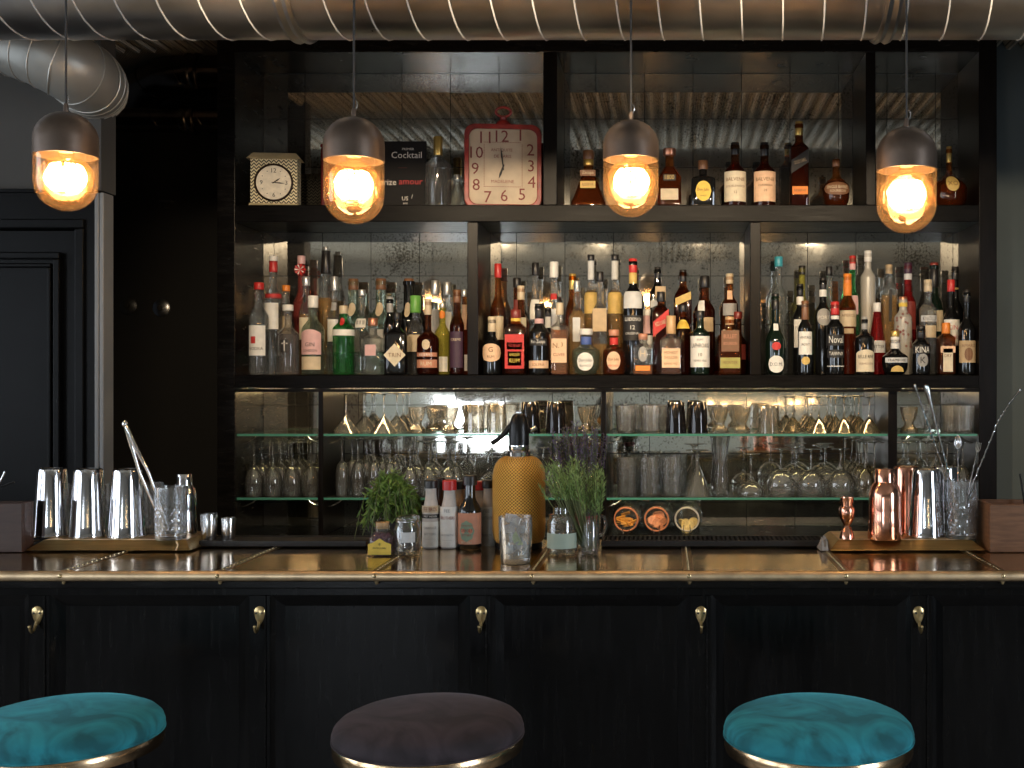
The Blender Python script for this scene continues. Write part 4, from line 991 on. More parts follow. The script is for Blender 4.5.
G().frustum((-W*1.08, W*1.08, -Dp/2-.006, Dp/2), (-W*1.05, W*1.05, -Dp/2-.004, Dp/2), 0, .014).build('plinth', M_clk, t, smooth=0, bevel=.002)
G().box(-W, W, -Dp/2, Dp/2, .014, H - .026).build('case', chevron_mat(), t, smooth=0)
G().frustum((-W*1.16, W*1.16, -Dp/2-.014, Dp/2), (-W*.92, W*.92, -Dp/2+.006, Dp/2-.01), H - .026, H).build('roof', M_clk, t, smooth=0, bevel=.002)
zc = (204 - 180)/s_ ; Rd = 17.2/s_
RX_ = Matrix.Translation((0, -Dp/2, zc)) @ Matrix.Rotation(PI/2, 4, 'X')
G().lathe([(Rd*1.0,0),(Rd*1.08,0),(Rd*1.10,.006),(Rd*1.02,.010),(Rd*.98,.006),(Rd*1.0,0)], 40, M=RX_).build('bezel', P('dark_bronze', (.05,.03,.02), .35, .6), t)
dl_ = G().lathe([(Rd*1.01,0),(Rd*1.01,.003),(0,.003)], 40, M=RX_).build('dial', P('cream_dial', (.78,.70,.56), .45, noise=.12, nscale=60), t)
g = G(); fm_ = lambda u, z: (u, -Dp/2 - .0036, z)
for txt, a in (('12', 0), ('3', 90), ('6', 180), ('9', 270)):
    add_text(g, txt, .017, fm_, Rd*.70*math.sin(math.radians(a)), zc + Rd*.70*math.cos(math.radians(a)))
for k in range(12):
    if k % 3: a = PI*k/6; g.add([fm_(Rd*.74*math.sin(a)+dx, zc + Rd*.74*math.cos(a)+dz) for dx, dz in ((-.0016,-.0016),(.0016,-.0016),(.0016,.0016),(-.0016,.0016))], [(0,1,2,3)])
g.build('numerals', M_ink, dl_, smooth=0)
def hand(name, ang, L, w, y, par, zc, m=None):
    a = math.radians(ang); d = Vector((math.sin(a), 0, math.cos(a))); n = Vector((math.cos(a), 0, -math.sin(a)))
    c = Vector((0, y, zc))
    pts = [c - d*L*.18 + n*w*.6, c + d*L*.6 + n*w, c + d*L, c + d*L*.6 - n*w, c - d*L*.18 - n*w*.6]
    g = G(); vs = [tuple(p) for p in pts] + [tuple(p + Vector((0,-.0012,0))) for p in pts]
    g.add(vs, [(4,3,2,1,0),(5,6,7,8,9)] + [(i,(i+1)%5,(i+1)%5+5,i+5) for i in range(5)])
    return g.build(name, m or M_ink, par, smooth=0)
hand('hour_hand', 55, Rd*.45, .003, -Dp/2 - .005, t, zc); hand('minute_hand', 95, Rd*.62, .0022, -Dp/2 - .007, t, zc)
# red lantern-like case half hidden by the pendant
Y = 4.63
t = thing('gift_box', 'dark red glossy box mostly hidden behind the second pendant lamp', 'box', (wx(346, Y), Y, TZ + LIFT), .06)
w2 = 46/F*Y/2; h2 = 60*Y/F
G().box(-w2, w2, -.035, .035, 0, h2).build('case', P('dark_red_lacquer', (.10,.012,.012), .18, coat=.4), t, smooth=0, bevel=.006)
G().box(-w2 - .002, w2 + .002, -.037, .037, h2, h2 + .014).build('lid', P('dark_red_lid', (.14,.02,.018), .2, coat=.3), t, smooth=0, bevel=.004)
# black award card
Y = 4.63; s_ = F / Y
t = thing('award_card', 'black printed card with white and red lettering beside second pendant', 'card', (wx(397, Y), Y, TZ + .001))
w2 = 57/s_/2; h2 = 69/s_
Mt = Matrix.Rotation(-.05, 4, 'X')
G().box(-w2, w2, 0, .010, 0, h2, M=Mt).build('board', P('black_card', (.008,.007,.007), .6, spec=.2), t, smooth=0, bevel=.001)
fmc = lambda u, z: tuple(Mt @ Vector((u, -.0012, z)))
def card(name, rows, m):
    for txt, px, py, hp in rows:
        g = G(); add_text(g, txt, hp/s_, fmc, (px - 397)/s_, (204 - py)/s_); g.build(name, m, t, smooth=0)
card('white_lettering', [('PREMIER', 407.5, 143, 2.2), ('Cocktail', 406, 149, 6.5), ('prize', 387.6, 177.6, 7.6), ('US', 405, 193, 4), ('BAR', 405.5, 198, 1.8), ('/', 412, 191, 4)], P('white_print', (.70,.66,.58), .6))
card('red_lettering', [('amour', 410.5, 176.7, 4.2), ('___________', 402, 162, .5)], P('red_print', (.45,.03,.03), .6))
card('small_print', [('drinks   awards   edition', 397, 202.5, 1.1)], P('white_print', (.70,.66,.58), .6))
# red pocket-watch wall clock leaning on the shelf
Y = 4.655; s_ = F / Y
t = thing('red_clock', 'large red square pocket-watch style clock with cream dial and ring on top', 'clock', (wx(503.5, Y), Y, TZ + LIFT), .10)
def rsq(w, h, r, n=6):
    pts = []
    for cx, cz, a0 in ((w-r, h-r, 0), (-w+r, h-r, 90), (-w+r, -h+r, 180), (w-r, -h+r, 270)):
        for k in range(n+1):
            a = math.radians(a0 + 90*k/n); pts.append((cx + r*math.cos(a), cz + r*math.sin(a)))
    return pts
w2, h2 = 38/s_, 42/s_; zc = h2
M_redm = P('worn_red_enamel', (.26,.024,.018), .38, noise=.35, nscale=30, bump=.04)
Mr = Matrix.Rotation(-.03, 4, 'Y')
def ringprism(g, A, Bp, y0, y1, zc):
    n = len(A); vs = [(x, y0, z + zc) for x, z in A] + [(x, y0, z + zc) for x, z in Bp] + [(x, y1, z + zc) for x, z in A] + [(x, y1, z + zc) for x, z in Bp]
    fs = []
    for i in range(n):
        j = (i+1) % n
        fs += [(i, j, j+n, i+n), (i+2*n, i+3*n, j+3*n, j+2*n), (i, i+2*n, j+2*n, j), (i+n, j+n, j+3*n, i+3*n)]
    g.add(vs, fs)
g = G(); ringprism(g, rsq(w2, h2, .042), rsq(w2*.88, h2*.89, .034), -.045, .03, zc); g.build('case', M_redm, t, smooth=50, bevel=.003)
g = G(); g.prism([(x, z + zc) for x, z in rsq(w2*.95, h2*.95, .036)], .012, .028); g.build('back_plate', M_redm, t, smooth=0)
g = G(); g.prism([(x, z + zc) for x, z in rsq(w2*.885, h2*.895, .034)], -.032, -.026)
dl_ = g.build('dial', P('aged_cream_dial', (.46,.36,.25), .5, noise=.15, nscale=14), t, smooth=0)
fmr = lambda u, z: (u, -.0326, z)
g = G(); k_ = 1/s_
NUM = {'12': (503.5,131), '11': (487,132.5), '1': (521.5,129.5), '10': (478.5,147.5), '2': (531.5,144), '9': (477,163.5), '3': (532,160), '8': (478,179.5), '4': (532.5,176), '7': (489.5,191.5), '6': (505.5,190), '5': (523,188.5)}
M_num = P('dark_red_print', (.17,.025,.02), .6)
for txt, (px, py) in NUM.items():
    g = G(); add_text(g, txt, 11.5*k_, fmr, (px - 504.5)*k_, zc + (161.5 - py)*k_); g.build('numeral', M_num, dl_, smooth=0)
for px, py, txt, hp in ((503, 145, 'ANTIQUITE', 3.4), (504, 151, 'DE PARIS', 3.0), (504, 176, 'MADELEINE', 3.0)):
    g = G(); add_text(g, txt, hp*k_, fmr, (px - 504.5)*k_, zc + (161.5 - py)*k_); g.build('lettering', M_num, dl_, smooth=0)
g = G()
for u0, u1, z0, z1 in ((-19,19,24,24.6),(-19,19,-20,-19.4),(-19,-18.4,-20,24),(18.4,19,-20,24)):
    L = max(u1-u0, z1-z0); n = int(L/1.6)
    for i in range(n):
        if u1-u0 > z1-z0: q = (u0+i*1.6, u0+i*1.6+.9, z0, z1)
        else: q = (u0, u1, z0+i*1.6, z0+i*1.6+.9)
        g.add([fmr(q[0]*k_, zc+q[2]*k_), fmr(q[1]*k_, zc+q[2]*k_), fmr(q[1]*k_, zc+q[3]*k_), fmr(q[0]*k_, zc+q[3]*k_)], [(0,1,2,3)])
g.build('dotted_border', P('dark_red_print', (.17,.025,.02), .6), dl_, smooth=0)
hand('minute_hand', -7, 20*k_, .0035, -.036, t, zc); hand('hour_hand', 200, 13*k_, .0045, -.0345, t, zc)
zt = 2*h2
G().lathe([(0,zt-.004),(.032,zt-.004),(.032,zt+.006),(.024,zt+.016),(.013,zt+.024),(.015,zt+.034),(.010,zt+.040),(0,zt+.040)], 24, M=Matrix.Translation((0,-.008,0))).build('crown', M_redm, t)
G().tube([(.030*math.cos(2*PI*k/28), -.008, zt + .056 + .019*math.sin(2*PI*k/28)) for k in range(28)], .0055, 8, closed=True).build('ring', M_redm, t)
# ------------------------------------------------------------------ bar counter
CT = 1.10; YB0, YB1 = 2.56, 3.10
CX0, CX1 = -2.35, 1.75
ctr = thing('bar_counter', 'long bar counter with brass sheet top over black panelled front', 'bar counter', (0, 0, 0))
g = G().box(CX0, CX1, YB0 + .012, YB1, CT - .02, CT)
g.build('brass_top', M_counter, ctr, smooth=0)
prof = []
for k in range(9):
    a = PI/2 + PI*k/8; prof.append((YB0 + .012 + .012*math.cos(a), CT - .0095 + .0115*math.sin(a)))
g = G(); vs = [(x, y, z) for x in (CX0, CX1) for y, z in prof]; n = len(prof)
g.add(vs, [(i, i+1, i+1+n, i+n) for i in range(n-1)] + [(n-1, 0, n, 2*n-1), tuple(range(n)), tuple(range(2*n-1, n-1, -1))])
g.build('front_edge', M_brass, ctr, smooth=50)
M_rivet = P('rivet_brass', (.66,.52,.30), .25, 1.0)
for px in [217 + 157.3*k for k in range(-3, 8)]:
    x = wx(px, YB0)
    if not CX0 + .05 < x < CX1 - .05: continue
    g = G().box(x - .012, x + .012, YB0 + .03, YB1 - .002, CT, CT + .0008)
    sm = g.build('seam_strip', P('seam_brass', (.33,.22,.10), .3, 1.0, noise=.2), ctr, smooth=0)
    g = G()
    for k in range(23):
        y = YB0 + .04 + k * .022
        g.lathe([(.0034,0),(.0028,.0016),(.0012,.0024),(0,.0026)], 8, M=Matrix.Translation((x, y, CT + .0008)))
    g.build('rivets', M_rivet, sm)
    g = G().lathe([(.0052,0),(.0046,.002),(.002,.0034),(0,.0036)], 10, M=Matrix.Translation((x, YB0 + .0015, CT - .008)) @ Matrix.Rotation(PI/2, 4, 'X'))
    g.build('edge_rivet', M_rivet, ctr)
    G().lathe([(.0058,0),(.005,-.004),(.003,-.007),(0,-.0075)], 10, M=Matrix.Translation((x + .002, YB0 + .014, CT - .021))).build('under_screw', M_rivet, ctr)
PF = 2.62
G().box(CX0 + .02, CX1 - .02, YB1 - .0195, YB1 - .012, .12, CT - .021).build('service_side', M_steelb, ctr, smooth=0)
G().box(CX0 + .02, CX1 - .02, PF + .02, YB1 - .02, .0, CT - .021).build('carcass', M_panel, ctr, smooth=0)
G().box(CX0 + .01, CX1 - .01, YB0 + .022, PF + .02, CT - .040, CT - .021).build('apron', M_black, ctr, smooth=0, bevel=.003)
per = 220.6; z_hi = wz(595, PF); z_lo = .20
G().box(CX0 + .015, CX1 - .015, PF, PF + .02, z_hi, CT - .0405).build('top_rail', M_panel, ctr, smooth=0)
G().box(CX0 + .015, CX1 - .015, PF, PF + .02, .0, z_lo).build('bottom_rail', M_panel, ctr, smooth=0)
HOOKS = [38 + per*k for k in range(-2, 8)]
edges = []
for c in HOOKS:
    x0, x1 = wx(c - 10, PF), wx(c + 12, PF)
    if x0 < CX0 + .02 or x1 > CX1 - .02: continue
    edges.append((x0, x1))
    G().box(x0, x1, PF, PF + .02, z_lo, z_hi).build('stile', M_panel, ctr, smooth=0, bevel=.002)
    xb = wx(c + 7, PF)
    G().box(xb - .0022, xb + .0022, PF - .0035, PF - .0002, z_lo, z_hi).build('bead', M_black, ctr, smooth=0, bevel=.0015)
ends = [(CX0 + .005, CX0 + .02)] + edges + [(CX1 - .02, CX1 - .005)]
for (a0, a1), (b0, b1) in zip(ends, ends[1:]):
    if b0 - a1 < .08: continue
    # sunk panel: sloping frame round a flat field
    x0, x1, w, y0, y1 = a1, b0, .028, PF + .001, PF + .017
    o = [(x0, y0, z_lo), (x1, y0, z_lo), (x1, y0, z_hi), (x0, y0, z_hi)]
    m_ = [(x0 + w*.35, y0 + .004, z_lo + w*.35), (x1 - w*.35, y0 + .004, z_lo + w*.35), (x1 - w*.35, y0 + .004, z_hi - w*.35), (x0 + w*.35, y0 + .004, z_hi - w*.35)]
    i_ = [(x0 + w, y1, z_lo + w), (x1 - w, y1, z_lo + w), (x1 - w, y1, z_hi - w), (x0 + w, y1, z_hi - w)]
    g = G(); fs = []
    for A in (0, 4): fs += [(A + k, A + (k+1) % 4, A + 4 + (k+1) % 4, A + 4 + k) for k in range(4)]
    g.add(o + m_ + i_, fs)
    g.add([(x, y + .002, z) for x, y, z in i_] + [(x, y - .0005, z) for x, y, z in i_], [(4,5,6,7)])
    g.build('sunk_panel', M_panel, ctr, smooth=0)
hook_lab = ['first brass coat hook from the left, above the left teal stool', 'second brass coat hook from the left, between the first two wide panels',
            'third brass coat hook, above the dark velvet stool', 'fourth brass coat hook, left of the right teal stool', 'fifth brass coat hook, furthest right on the panelled front']
hook = None
M_hole = P('dark_screw', (.04,.03,.02), .5)
for k, px in enumerate((38, 260, 481.5, 701, 918.5)):
    loc = (wx(px, PF), PF - .0003, wz(605.5, PF))
    if hook is None:
        hook = thing('coat_hook', hook_lab[0], 'coat hook', loc, group='brass coat hooks along the counter front')
        out = []
        for i in range(24):
            a = 2*PI*i/24; w = .0135 * (1 if math.sin(a) > 0 else 1 - .55*abs(math.sin(a))**1.3)
            out.append((w*math.cos(a), -.0165 + (.0155 if math.sin(a) > 0 else .0275)*math.sin(a)))
        g = G(); n = len(out)
        vs = [(x, 0, z) for x, z in out] + [(x*.97, -.003, z) for x, z in out] + [(x*.72, -.0052, -.0165 + (z + .0165)*.72) for x, z in out] + [(0, -.0058, -.0165)]
        g.add(vs, [(i + q*n, (i+1) % n + q*n, (i+1) % n + (q+1)*n, i + (q+1)*n) for q in (0,1) for i in range(n)] + [(2*n + i, 2*n + (i+1) % n, 3*n) for i in range(n)])
        g.build('back_plate', M_brasshook, hook, smooth=50)
        for x in (-.0068, .0068):
            G().lathe([(0,-.0015),(.0026,-.0015),(.0026,.0016),(0,.0022)], 10, M=Matrix.Translation((x, -.0046, -.0165)) @ Matrix.Rotation(PI/2, 4, 'X')).build('screw', M_hole, hook)
        G().tube([(0,-.004,-.036),(0,-.010,-.044),(0,-.017,-.0535),(0,-.025,-.0555),(0,-.032,-.051),(0,-.0345,-.043)], [.0042,.0036,.0034,.0032,.003,.0034], 10).ball((0,-.0345,-.0415), .0042, 10, 6).build('hook_arm', M_brasshook, hook)
    else:
        dup(hook, loc, hook_lab[k])

# rubber bar mats on the rear of the counter
def mat_(px0, px1, y0, y1, label, nub):
    t = thing('bar_mat', label, 'bar mat', (wx((px0+px1)/2, y0), (y0+y1)/2, CT + .0038))
    w = (px1 - px0)/F*y0/2; d = (y1 - y0)/2
    G().box(-w, w, -d, d, 0, .004).box(-w, w, -d, -d + .008, .004, .0145).box(-w, w, d - .008, d, .004, .0145).box(-w, -w + .008, -d + .008, d - .008, .004, .0145).box(w - .008, w, -d + .008, d - .008, .004, .0145).build('tray', M_rubber, t, smooth=0, bevel=.001)
    g = G()
    if nub:
        nx = int(2*w/.012)
        for i in range(nx):
            for j in range(6): g.box(-w + .013 + i*.012, -w + .019 + i*.012, -d + .012 + j*.015, -d + .018 + j*.015, .004, .0155)
    else: g.box(-w + .010, w - .010, -d + .010, d - .010, .004, .0125)
    g.build('nubs' if nub else 'insert', M_rubber, t, smooth=0)
    return t
mat_(199, 366, 2.945, 3.05, 'long black rubber bar mat carrying the two small steel cups', False)
mat_(601, 826, 2.945, 3.05, 'long black nubbed bar mat left of the copper jigger tray', True)

# trays
def tray(px0, px1, label):
    yb = 2.872; x0, x1 = wx(px0, yb), wx(px1, yb); xm = (x0+x1)/2; w = (x1-x0)/2
    t = thing('serving_tray', label, 'tray', (xm, 2.955, CT + .0042))
    G().frustum((-w, w, -.083, .135), (-w + .026, w - .026, -.045, .125), 0, .0215).build('tray_body', M_traybrass, t, smooth=0, bevel=.0015)
    G().box(-w + .030, w - .030, -.041, .121, .0212, .0222).build('tray_inset', M_brass, t, smooth=0)
    return t
tray(25, 190, 'raised brass tray under the three steel shaker tins')
tray(830, 986, 'raised brass tray under the copper shaker and steel tins')
TT = CT + .0042 + .0224
G().tube([(0,0,0),(.004,0,.008),(.006,0,.014),(.001,0,.023)], .0022, 6).build('tape_tail', M_brass, bpy.data.objects['serving_tray'])
bpy.data.objects['tape_tail'].location = (.17, -.082, 0)

# shaker tins, upside down
tin = None
def put_tin(px, Y, label, mat=None, rz=0, z=TT):
    global tin
    if tin is None:
        tin = thing('shaker_tin', label, 'shaker tin', (wx(px, Y), Y, z), group='upturned shaker tins')
        G().lathe([(.0405,0),(.0462,.0008),(.0468,.004),(.0455,.0075),(.0440,.03),(.0395,.10),(.0350,.168),(.0335,.1735),(.030,.1755),(.0285,.1742),(0,.1742)], 40).build('tin_body', M_steel, tin, smooth=35)
        G().tube([(.0468*math.cos(2*PI*k/36), .0468*math.sin(2*PI*k/36), .0035) for k in range(36)], .0012, 6, closed=True).build('rolled_rim', M_steel, tin)
        return tin
    r = dup(tin, (wx(px, Y), Y, z), label, rz)
    if mat:
        for c in r.children: c.data = c.data.copy(); c.data.materials[0] = mat
    return r
put_tin(52, 2.978, 'upturned steel shaker tin, leftmost on the left brass tray')
put_tin(88.5, 2.96, 'upturned steel shaker tin, middle of three on the left brass tray')
put_tin(127, 2.955, 'upturned steel shaker tin beside the cut-glass mixing glasses')
put_tin(926, 2.96, 'tall upturned steel tin in front on the right brass tray')
put_tin(906.5, 3.05, 'upturned copper-toned tin peeping between copper shaker and steel tin', M_copper)
put_tin(944.5, 3.045, 'upturned steel tin behind, beside the crystal glass of bar spoons')
# small straight beakers on the mat
def beaker(px, Y, r, h, label, rz=0):
    t = thing('measuring_cup', label, 'cup', (wx(px, Y), Y, CT + .0168), rz, group='small steel cups on the mat')
    G().lathe([(0,0),(r*.82,0),(r*.86,.003),(r,h-.001),(r*.985,h),(r*.94,h-.001),(r*.80,.005),(0,.005)], 28).build('cup', M_steelb, t)
    G().tube([(r*.985*math.cos(2*PI*k/28), r*.985*math.sin(2*PI*k/28), h) for k in range(28)], .0009, 6, closed=True).build('rim', M_steel, t)
    return t
beaker(209, 2.985, .0215, .066, 'larger of the two small steel measuring cups')
beaker(228.5, 2.99, .0185, .055, 'smaller of the two small steel measuring cups')

# cut crystal mixing glasses
def crystal(px, Y, R, h, label, z=TT):
    t = thing('mixing_glass', label, 'mixing glass', (wx(px, Y), Y, z), group='cut crystal mixing glasses')
    prof = [(R*.92, 0)]
    n = 14
    for i in range(n + 1): prof.append((R*(.96 + .04*i/n), .010 + (h*.62 - .010)*i/n))
    prof += [(R*1.0, h*.66), (R*1.0, h*.98), (R*1.01, h)]
    inner = [(R*.93, h), (R*.92, h*.6), (R*.88, .016), (0, .014)]
    def shp(a, k, zz):
        if not .012 < zz < h*.63: return 1
        return 1 - .055*(abs(math.sin(a*9 + zz*150)) * abs(math.sin(a*9 - zz*150)))
    G().lathe([(0,0)] + prof, 72, shp).build('cut_body', M_cutglass, t, smooth=12)
    G().lathe(inner, 40).build('inner_wall', M_glass, t)
    return t
crystal(73.5, 3.05, .036, .128, 'crystal mixing glass showing between the first two steel tins')
crystal(107.5, 3.04, .036, .128, 'crystal mixing glass showing between second and third steel tins')
crystal(146.5, 3.035, .041, .132, 'crystal mixing glass just right of the third steel tin')
crystal(171, 2.925, .040, .133, 'crystal mixing glass holding the leaning ice tongs')
crystal(961, 2.945, .043, .146, 'crystal mixing glass holding the long bar spoons')
# leaning tongs
Y = 2.925; t = thing('ice_tongs', 'long bright tongs leaning out of the crystal mixing glass', 'tongs', (wx(161, Y), Y, TT + .018))
def ppx(px, py, Y, o): return (wx(px, Y) - o[0], Y - o[1], wz(py, Y) - o[2])
o_ = t.location
top, mid = ppx(125, 424, 2.90, o_), ppx(140, 462, 2.91, o_)
g = G()
for e in (-1, 1):
    a = Vector(ppx(125, 424, 2.90, o_)); b = Vector(ppx(133 + e*1.5, 445, 2.905, o_)); c = Vector(ppx(144 + e*4.5, 472, 2.915, o_)); d = Vector(ppx(160 + e*3, 512, 2.925, o_)); e2 = Vector(ppx(166 + e*2, 528, 2.928, o_))
    G().tube([a, b, c, d, e2], [.0055, .0058, .0042, .0038, .0030], 10).build('arm', M_steel, t)
G().ball(top, .0075, 14, 10, 1.3).build('end_knob', M_steel, t)
# small cobbler shaker
def cobbler(px, Y, label, mat, R, h, z=TT, name='cocktail_shaker'):
    t = thing(name, label, 'cocktail shaker', (wx(px, Y), Y, z))
    G().lathe([(0,0),(R*1.06,0),(R*1.09,.004),(R*1.02,h*.30),(R*1.0,h*.40),(R*.99,h*.60)], 36).build('body', mat, t)
    G().lathe([(R*1.0,h*.41),(R*1.012,h*.412),(R*1.012,h*.60),(R*.99,h*.66),(R*.88,h*.74),(R*.70,h*.80),(R*.62,h*.825),(0,h*.825)], 36).build('strainer_top', mat, t)
    G().lathe([(R*.64,h*.80),(R*.66,h*.802),(R*.62,h*.985),(R*.58,h),(0,h)], 32).build('cap', mat, t)
    return t
cobbler(885, 2.925, 'polished copper cocktail shaker standing on the right brass tray', M_copper, .0405, .178)
cobbler(184.5, 3.01, 'small steel cocktail shaker behind the mixing glass with tongs', M_steel, .030, .158)
# copper jigger
t = thing('jigger', 'copper double jigger at the left end of the right brass tray', 'jigger', (wx(847, 2.925), 2.925, TT))
G().lathe([(.0175,0),(.0195,.0005),(.0190,.006),(.0155,.020),(.0095,.029),(.0075,.034),(0,.034)], 30).build('lower_cup', M_copper, t)
G().lathe([(0,.034),(.0075,.034),(.011,.040),(.0178,.052),(.0205,.064),(.0200,.078),(.0185,.081),(.0145,.082)], 30).build('upper_cup', M_copper, t)
G().lathe([(.0150,.0815),(.0150,.086),(.0178,.1045),(.0168,.1045),(.0140,.086),(.0140,.0825),(0,.0825)], 30).build('measure_rim', M_copper, t)
# bar spoons
def spoon(label, bot, tip, Yb, Yt, kind):
    t = thing('bar_spoon', label, 'bar spoon', (wx(bot[0], Yb), Yb, wz(bot[1], Yb)), group='bar spoons in the crystal glass')
    o = t.location; a = Vector((0,0,0)); b = Vector(ppx(tip[0], tip[1], Yt, o)); L = (b - a).length; d = (b - a).normalized()
    if kind == 'bent':
        mid = Vector(ppx(tip[2], tip[3], (Yb+Yt)/2, o)); P_ = [a, a.lerp(mid,.5), mid, mid.lerp(b,.5) + Vector((-.002,0,.003)), b]
    else: P_ = [a.lerp(b, k/6) for k in range(7)]
    G().tube(P_, .0021, 8).build('stem', M_steel, t)
    s = Vector((0,1,0)).cross(d).normalized(); u = d.cross(s)
    pts = []
    N = int(L*.72/.0016)
    for k in range(N):
        q = k/N*.999; ii = int(q*(len(P_)-1)); c = P_[ii].lerp(P_[ii+1], q*(len(P_)-1) - ii); an = k*.75
        pts.append(c + (s*math.cos(an) + u*math.sin(an))*.0019)
    G().tube(pts, .0011, 5).build('twist', M_steel, t)
    if kind == 'drop':
        G().lathe([(.0022,-.085),(.0040,-.055),(.0070,-.020),(.0080,-.006),(.0062,.004),(0,.008)], 14, M=Matrix.Translation(b) @ Vector((0,0,1)).rotation_difference(d).to_matrix().to_4x4()).build('weighted_end', M_steel, t)
    elif kind == 'bowl':
        Mx = Matrix.Translation(b) @ Vector((0,0,1)).rotation_difference(d).to_matrix().to_4x4()
        g = G(); vs = []; n = 14
        for i in range(n+1):
            z = .036*i/n; w = .0085*math.sin(PI*min(1, (i/n)**.75)) + .0009
            for j in range(7):
                q = -1 + j/3; vs.append((w*q, .0045*(1-q*q)*math.sin(PI*i/n), z))
        g.add(vs, [(i*7+j, i*7+j+1, i*7+j+8, i*7+j+7) for i in range(n) for j in range(6)], Mx)
        o2 = g.build('spoon_bowl', M_steel, t); sm = o2.modifiers.new('thick','SOLIDIFY'); sm.thickness = .001
    elif kind == 'fork':
        Mx = Matrix.Translation(b) @ Vector((0,0,1)).rotation_difference(d).to_matrix().to_4x4()
        for x in (-.006, -.002, .002, .006): G().tube([(x*.3,0,0),(x,0,.008),(x,.001,.026)], [.0016,.0012,.0008], 6, M=Mx).build('tine', M_steel, t)
    else:
        G().ball(b, .0034, 10, 8, 1.5).build('tip', M_steel, t)
    return t
spoon('twisted bar spoon with plain tip, leaning furthest left', (953, 498), (915, 386), 2.94, 2.90, 'tip')
spoon('twisted bar spoon with thick bright drop-shaped end, leaning left', (956, 502), (926.5, 387), 2.935, 2.91, 'drop')
spoon('upright bar spoon with its bowl pointing up in the crystal glass', (958, 515), (958, 449), 2.955, 2.965, 'bowl')
spoon('short bar spoon with a fork end, leaning slightly right', (964, 512), (977, 452), 2.955, 2.985, 'fork')
spoon('long twisted bar spoon bent at its tip, leaning far right', (966, 500), (1020, 390, 997, 424), 2.95, 2.99, 'bent')

# wooden napkin caddies at both ends
def caddy(x0, x1, y0, y1, h, label, m):
    t = thing('wooden_caddy', label, 'caddy', ((x0+x1)/2, (y0+y1)/2, CT + .0012))
    w, d, k = (x1-x0)/2, (y1-y0)/2, .010
    G().box(-w, w, -d, -d+k, 0, h).build('front_board', m, t, smooth=0, bevel=.0015)
    G().box(-w, w, d-k, d, 0, h).build('back_board', m, t, smooth=0, bevel=.0015)
    for e in (-1, 1): G().box(min(e*w, e*(w-k)), max(e*w, e*(w-k)), -d+k, d-k, 0, h).build('end_board', m, t, smooth=0, bevel=.0015)
    G().box(-w+k, w-k, -d+k, d-k, 0, .006).build('base', m, t, smooth=0)
    G().box(-.003, .003, -d+k, d-k, .006, h*.92).build('divider', m, t, smooth=0)
    return t
M_wal = P('walnut_brown', (.20,.092,.042), .42, noise=.25, nscale=20, stretch=(1,1,8), bump=.04)
M_wald = P('dark_reddish_wood', (.052,.028,.021), .5, noise=.2, nscale=20, stretch=(1,1,8))
caddy(wx(990, 2.86), wx(990, 2.86) + .30, 2.86, 2.99, .119, 'walnut caddy box at the right end of the counter', M_wal)
caddy(wx(22, 2.862) - .30, wx(22, 2.862), 2.862, 2.916, .122, 'dark reddish caddy box at the left end of the counter', M_wald)
for px, py, px2, py2, lab in ((-8, 498, 5, 472, 'steel straw poking steeply from the left caddy box'), (-14, 492, 14, 482, 'dark straw lying low across the left caddy box')):
    Y = 2.89
    t = thing('straw', lab, 'straw', (wx(px, Y), Y, wz(py, Y)), group='straws in the left caddy')
    e = Vector(ppx(px2, py2, Y, t.location)); d = e.normalized()
    G().tube([d*-.08, d*.0, e], .0022, 8).build('tube', M_steelb if 'steel' in lab else M_blackplastic, t)
    G().tube([e - d*.003, e + d*.001], .0026, 8).build('lip', M_steelb if 'steel' in lab else M_blackplastic, t)
Y = 2.95
t = thing('straw', 'two-tone black straw rising from the right caddy box', 'straw', (wx(1024, Y), Y, wz(500, Y)))
e = Vector(ppx(1020, 474, Y, t.location)); d = e.normalized()
G().tube([d*-.10, e], .0026, 8).build('tube', M_blackplastic, t); G().tube([e - d*.004, e + d*.001], .0031, 8).build('lip', M_rubber, t)
# crumpled bar cloth beside the right tray
t = thing('bar_cloth', 'small crumpled grey bar cloth at the left corner of the right tray', 'cloth', (wx(824.5, 2.885), 2.905, CT + .0012))
g = G(); n = 14; rr = random.Random(5); vs = []
for i in range(n+1):
    for j in range(n+1):
        u, v = i/n*2-1, j/n*2-1; ed = max(0, 1 - max(abs(u), abs(v))**4)
        vs.append((u*.011*(1+.2*v), v*.030, .002 + ed*(.022 + .008*math.sin(5*u+3*v) + .006*math.sin(11*v - 4*u))))
g.add(vs, [(i*(n+1)+j, (i+1)*(n+1)+j, (i+1)*(n+1)+j+1, i*(n+1)+j+1) for i in range(n) for j in range(n)])
g.build('cloth', P('grey_cloth', (.36,.34,.31), .9, noise=.2, nscale=90), t)
G().tube([(-.0105, -.029 + .058*k/8, .0022) for k in range(9)], .0012, 5).build('hem', P('pale_hem', (.5,.48,.44), .9), t)

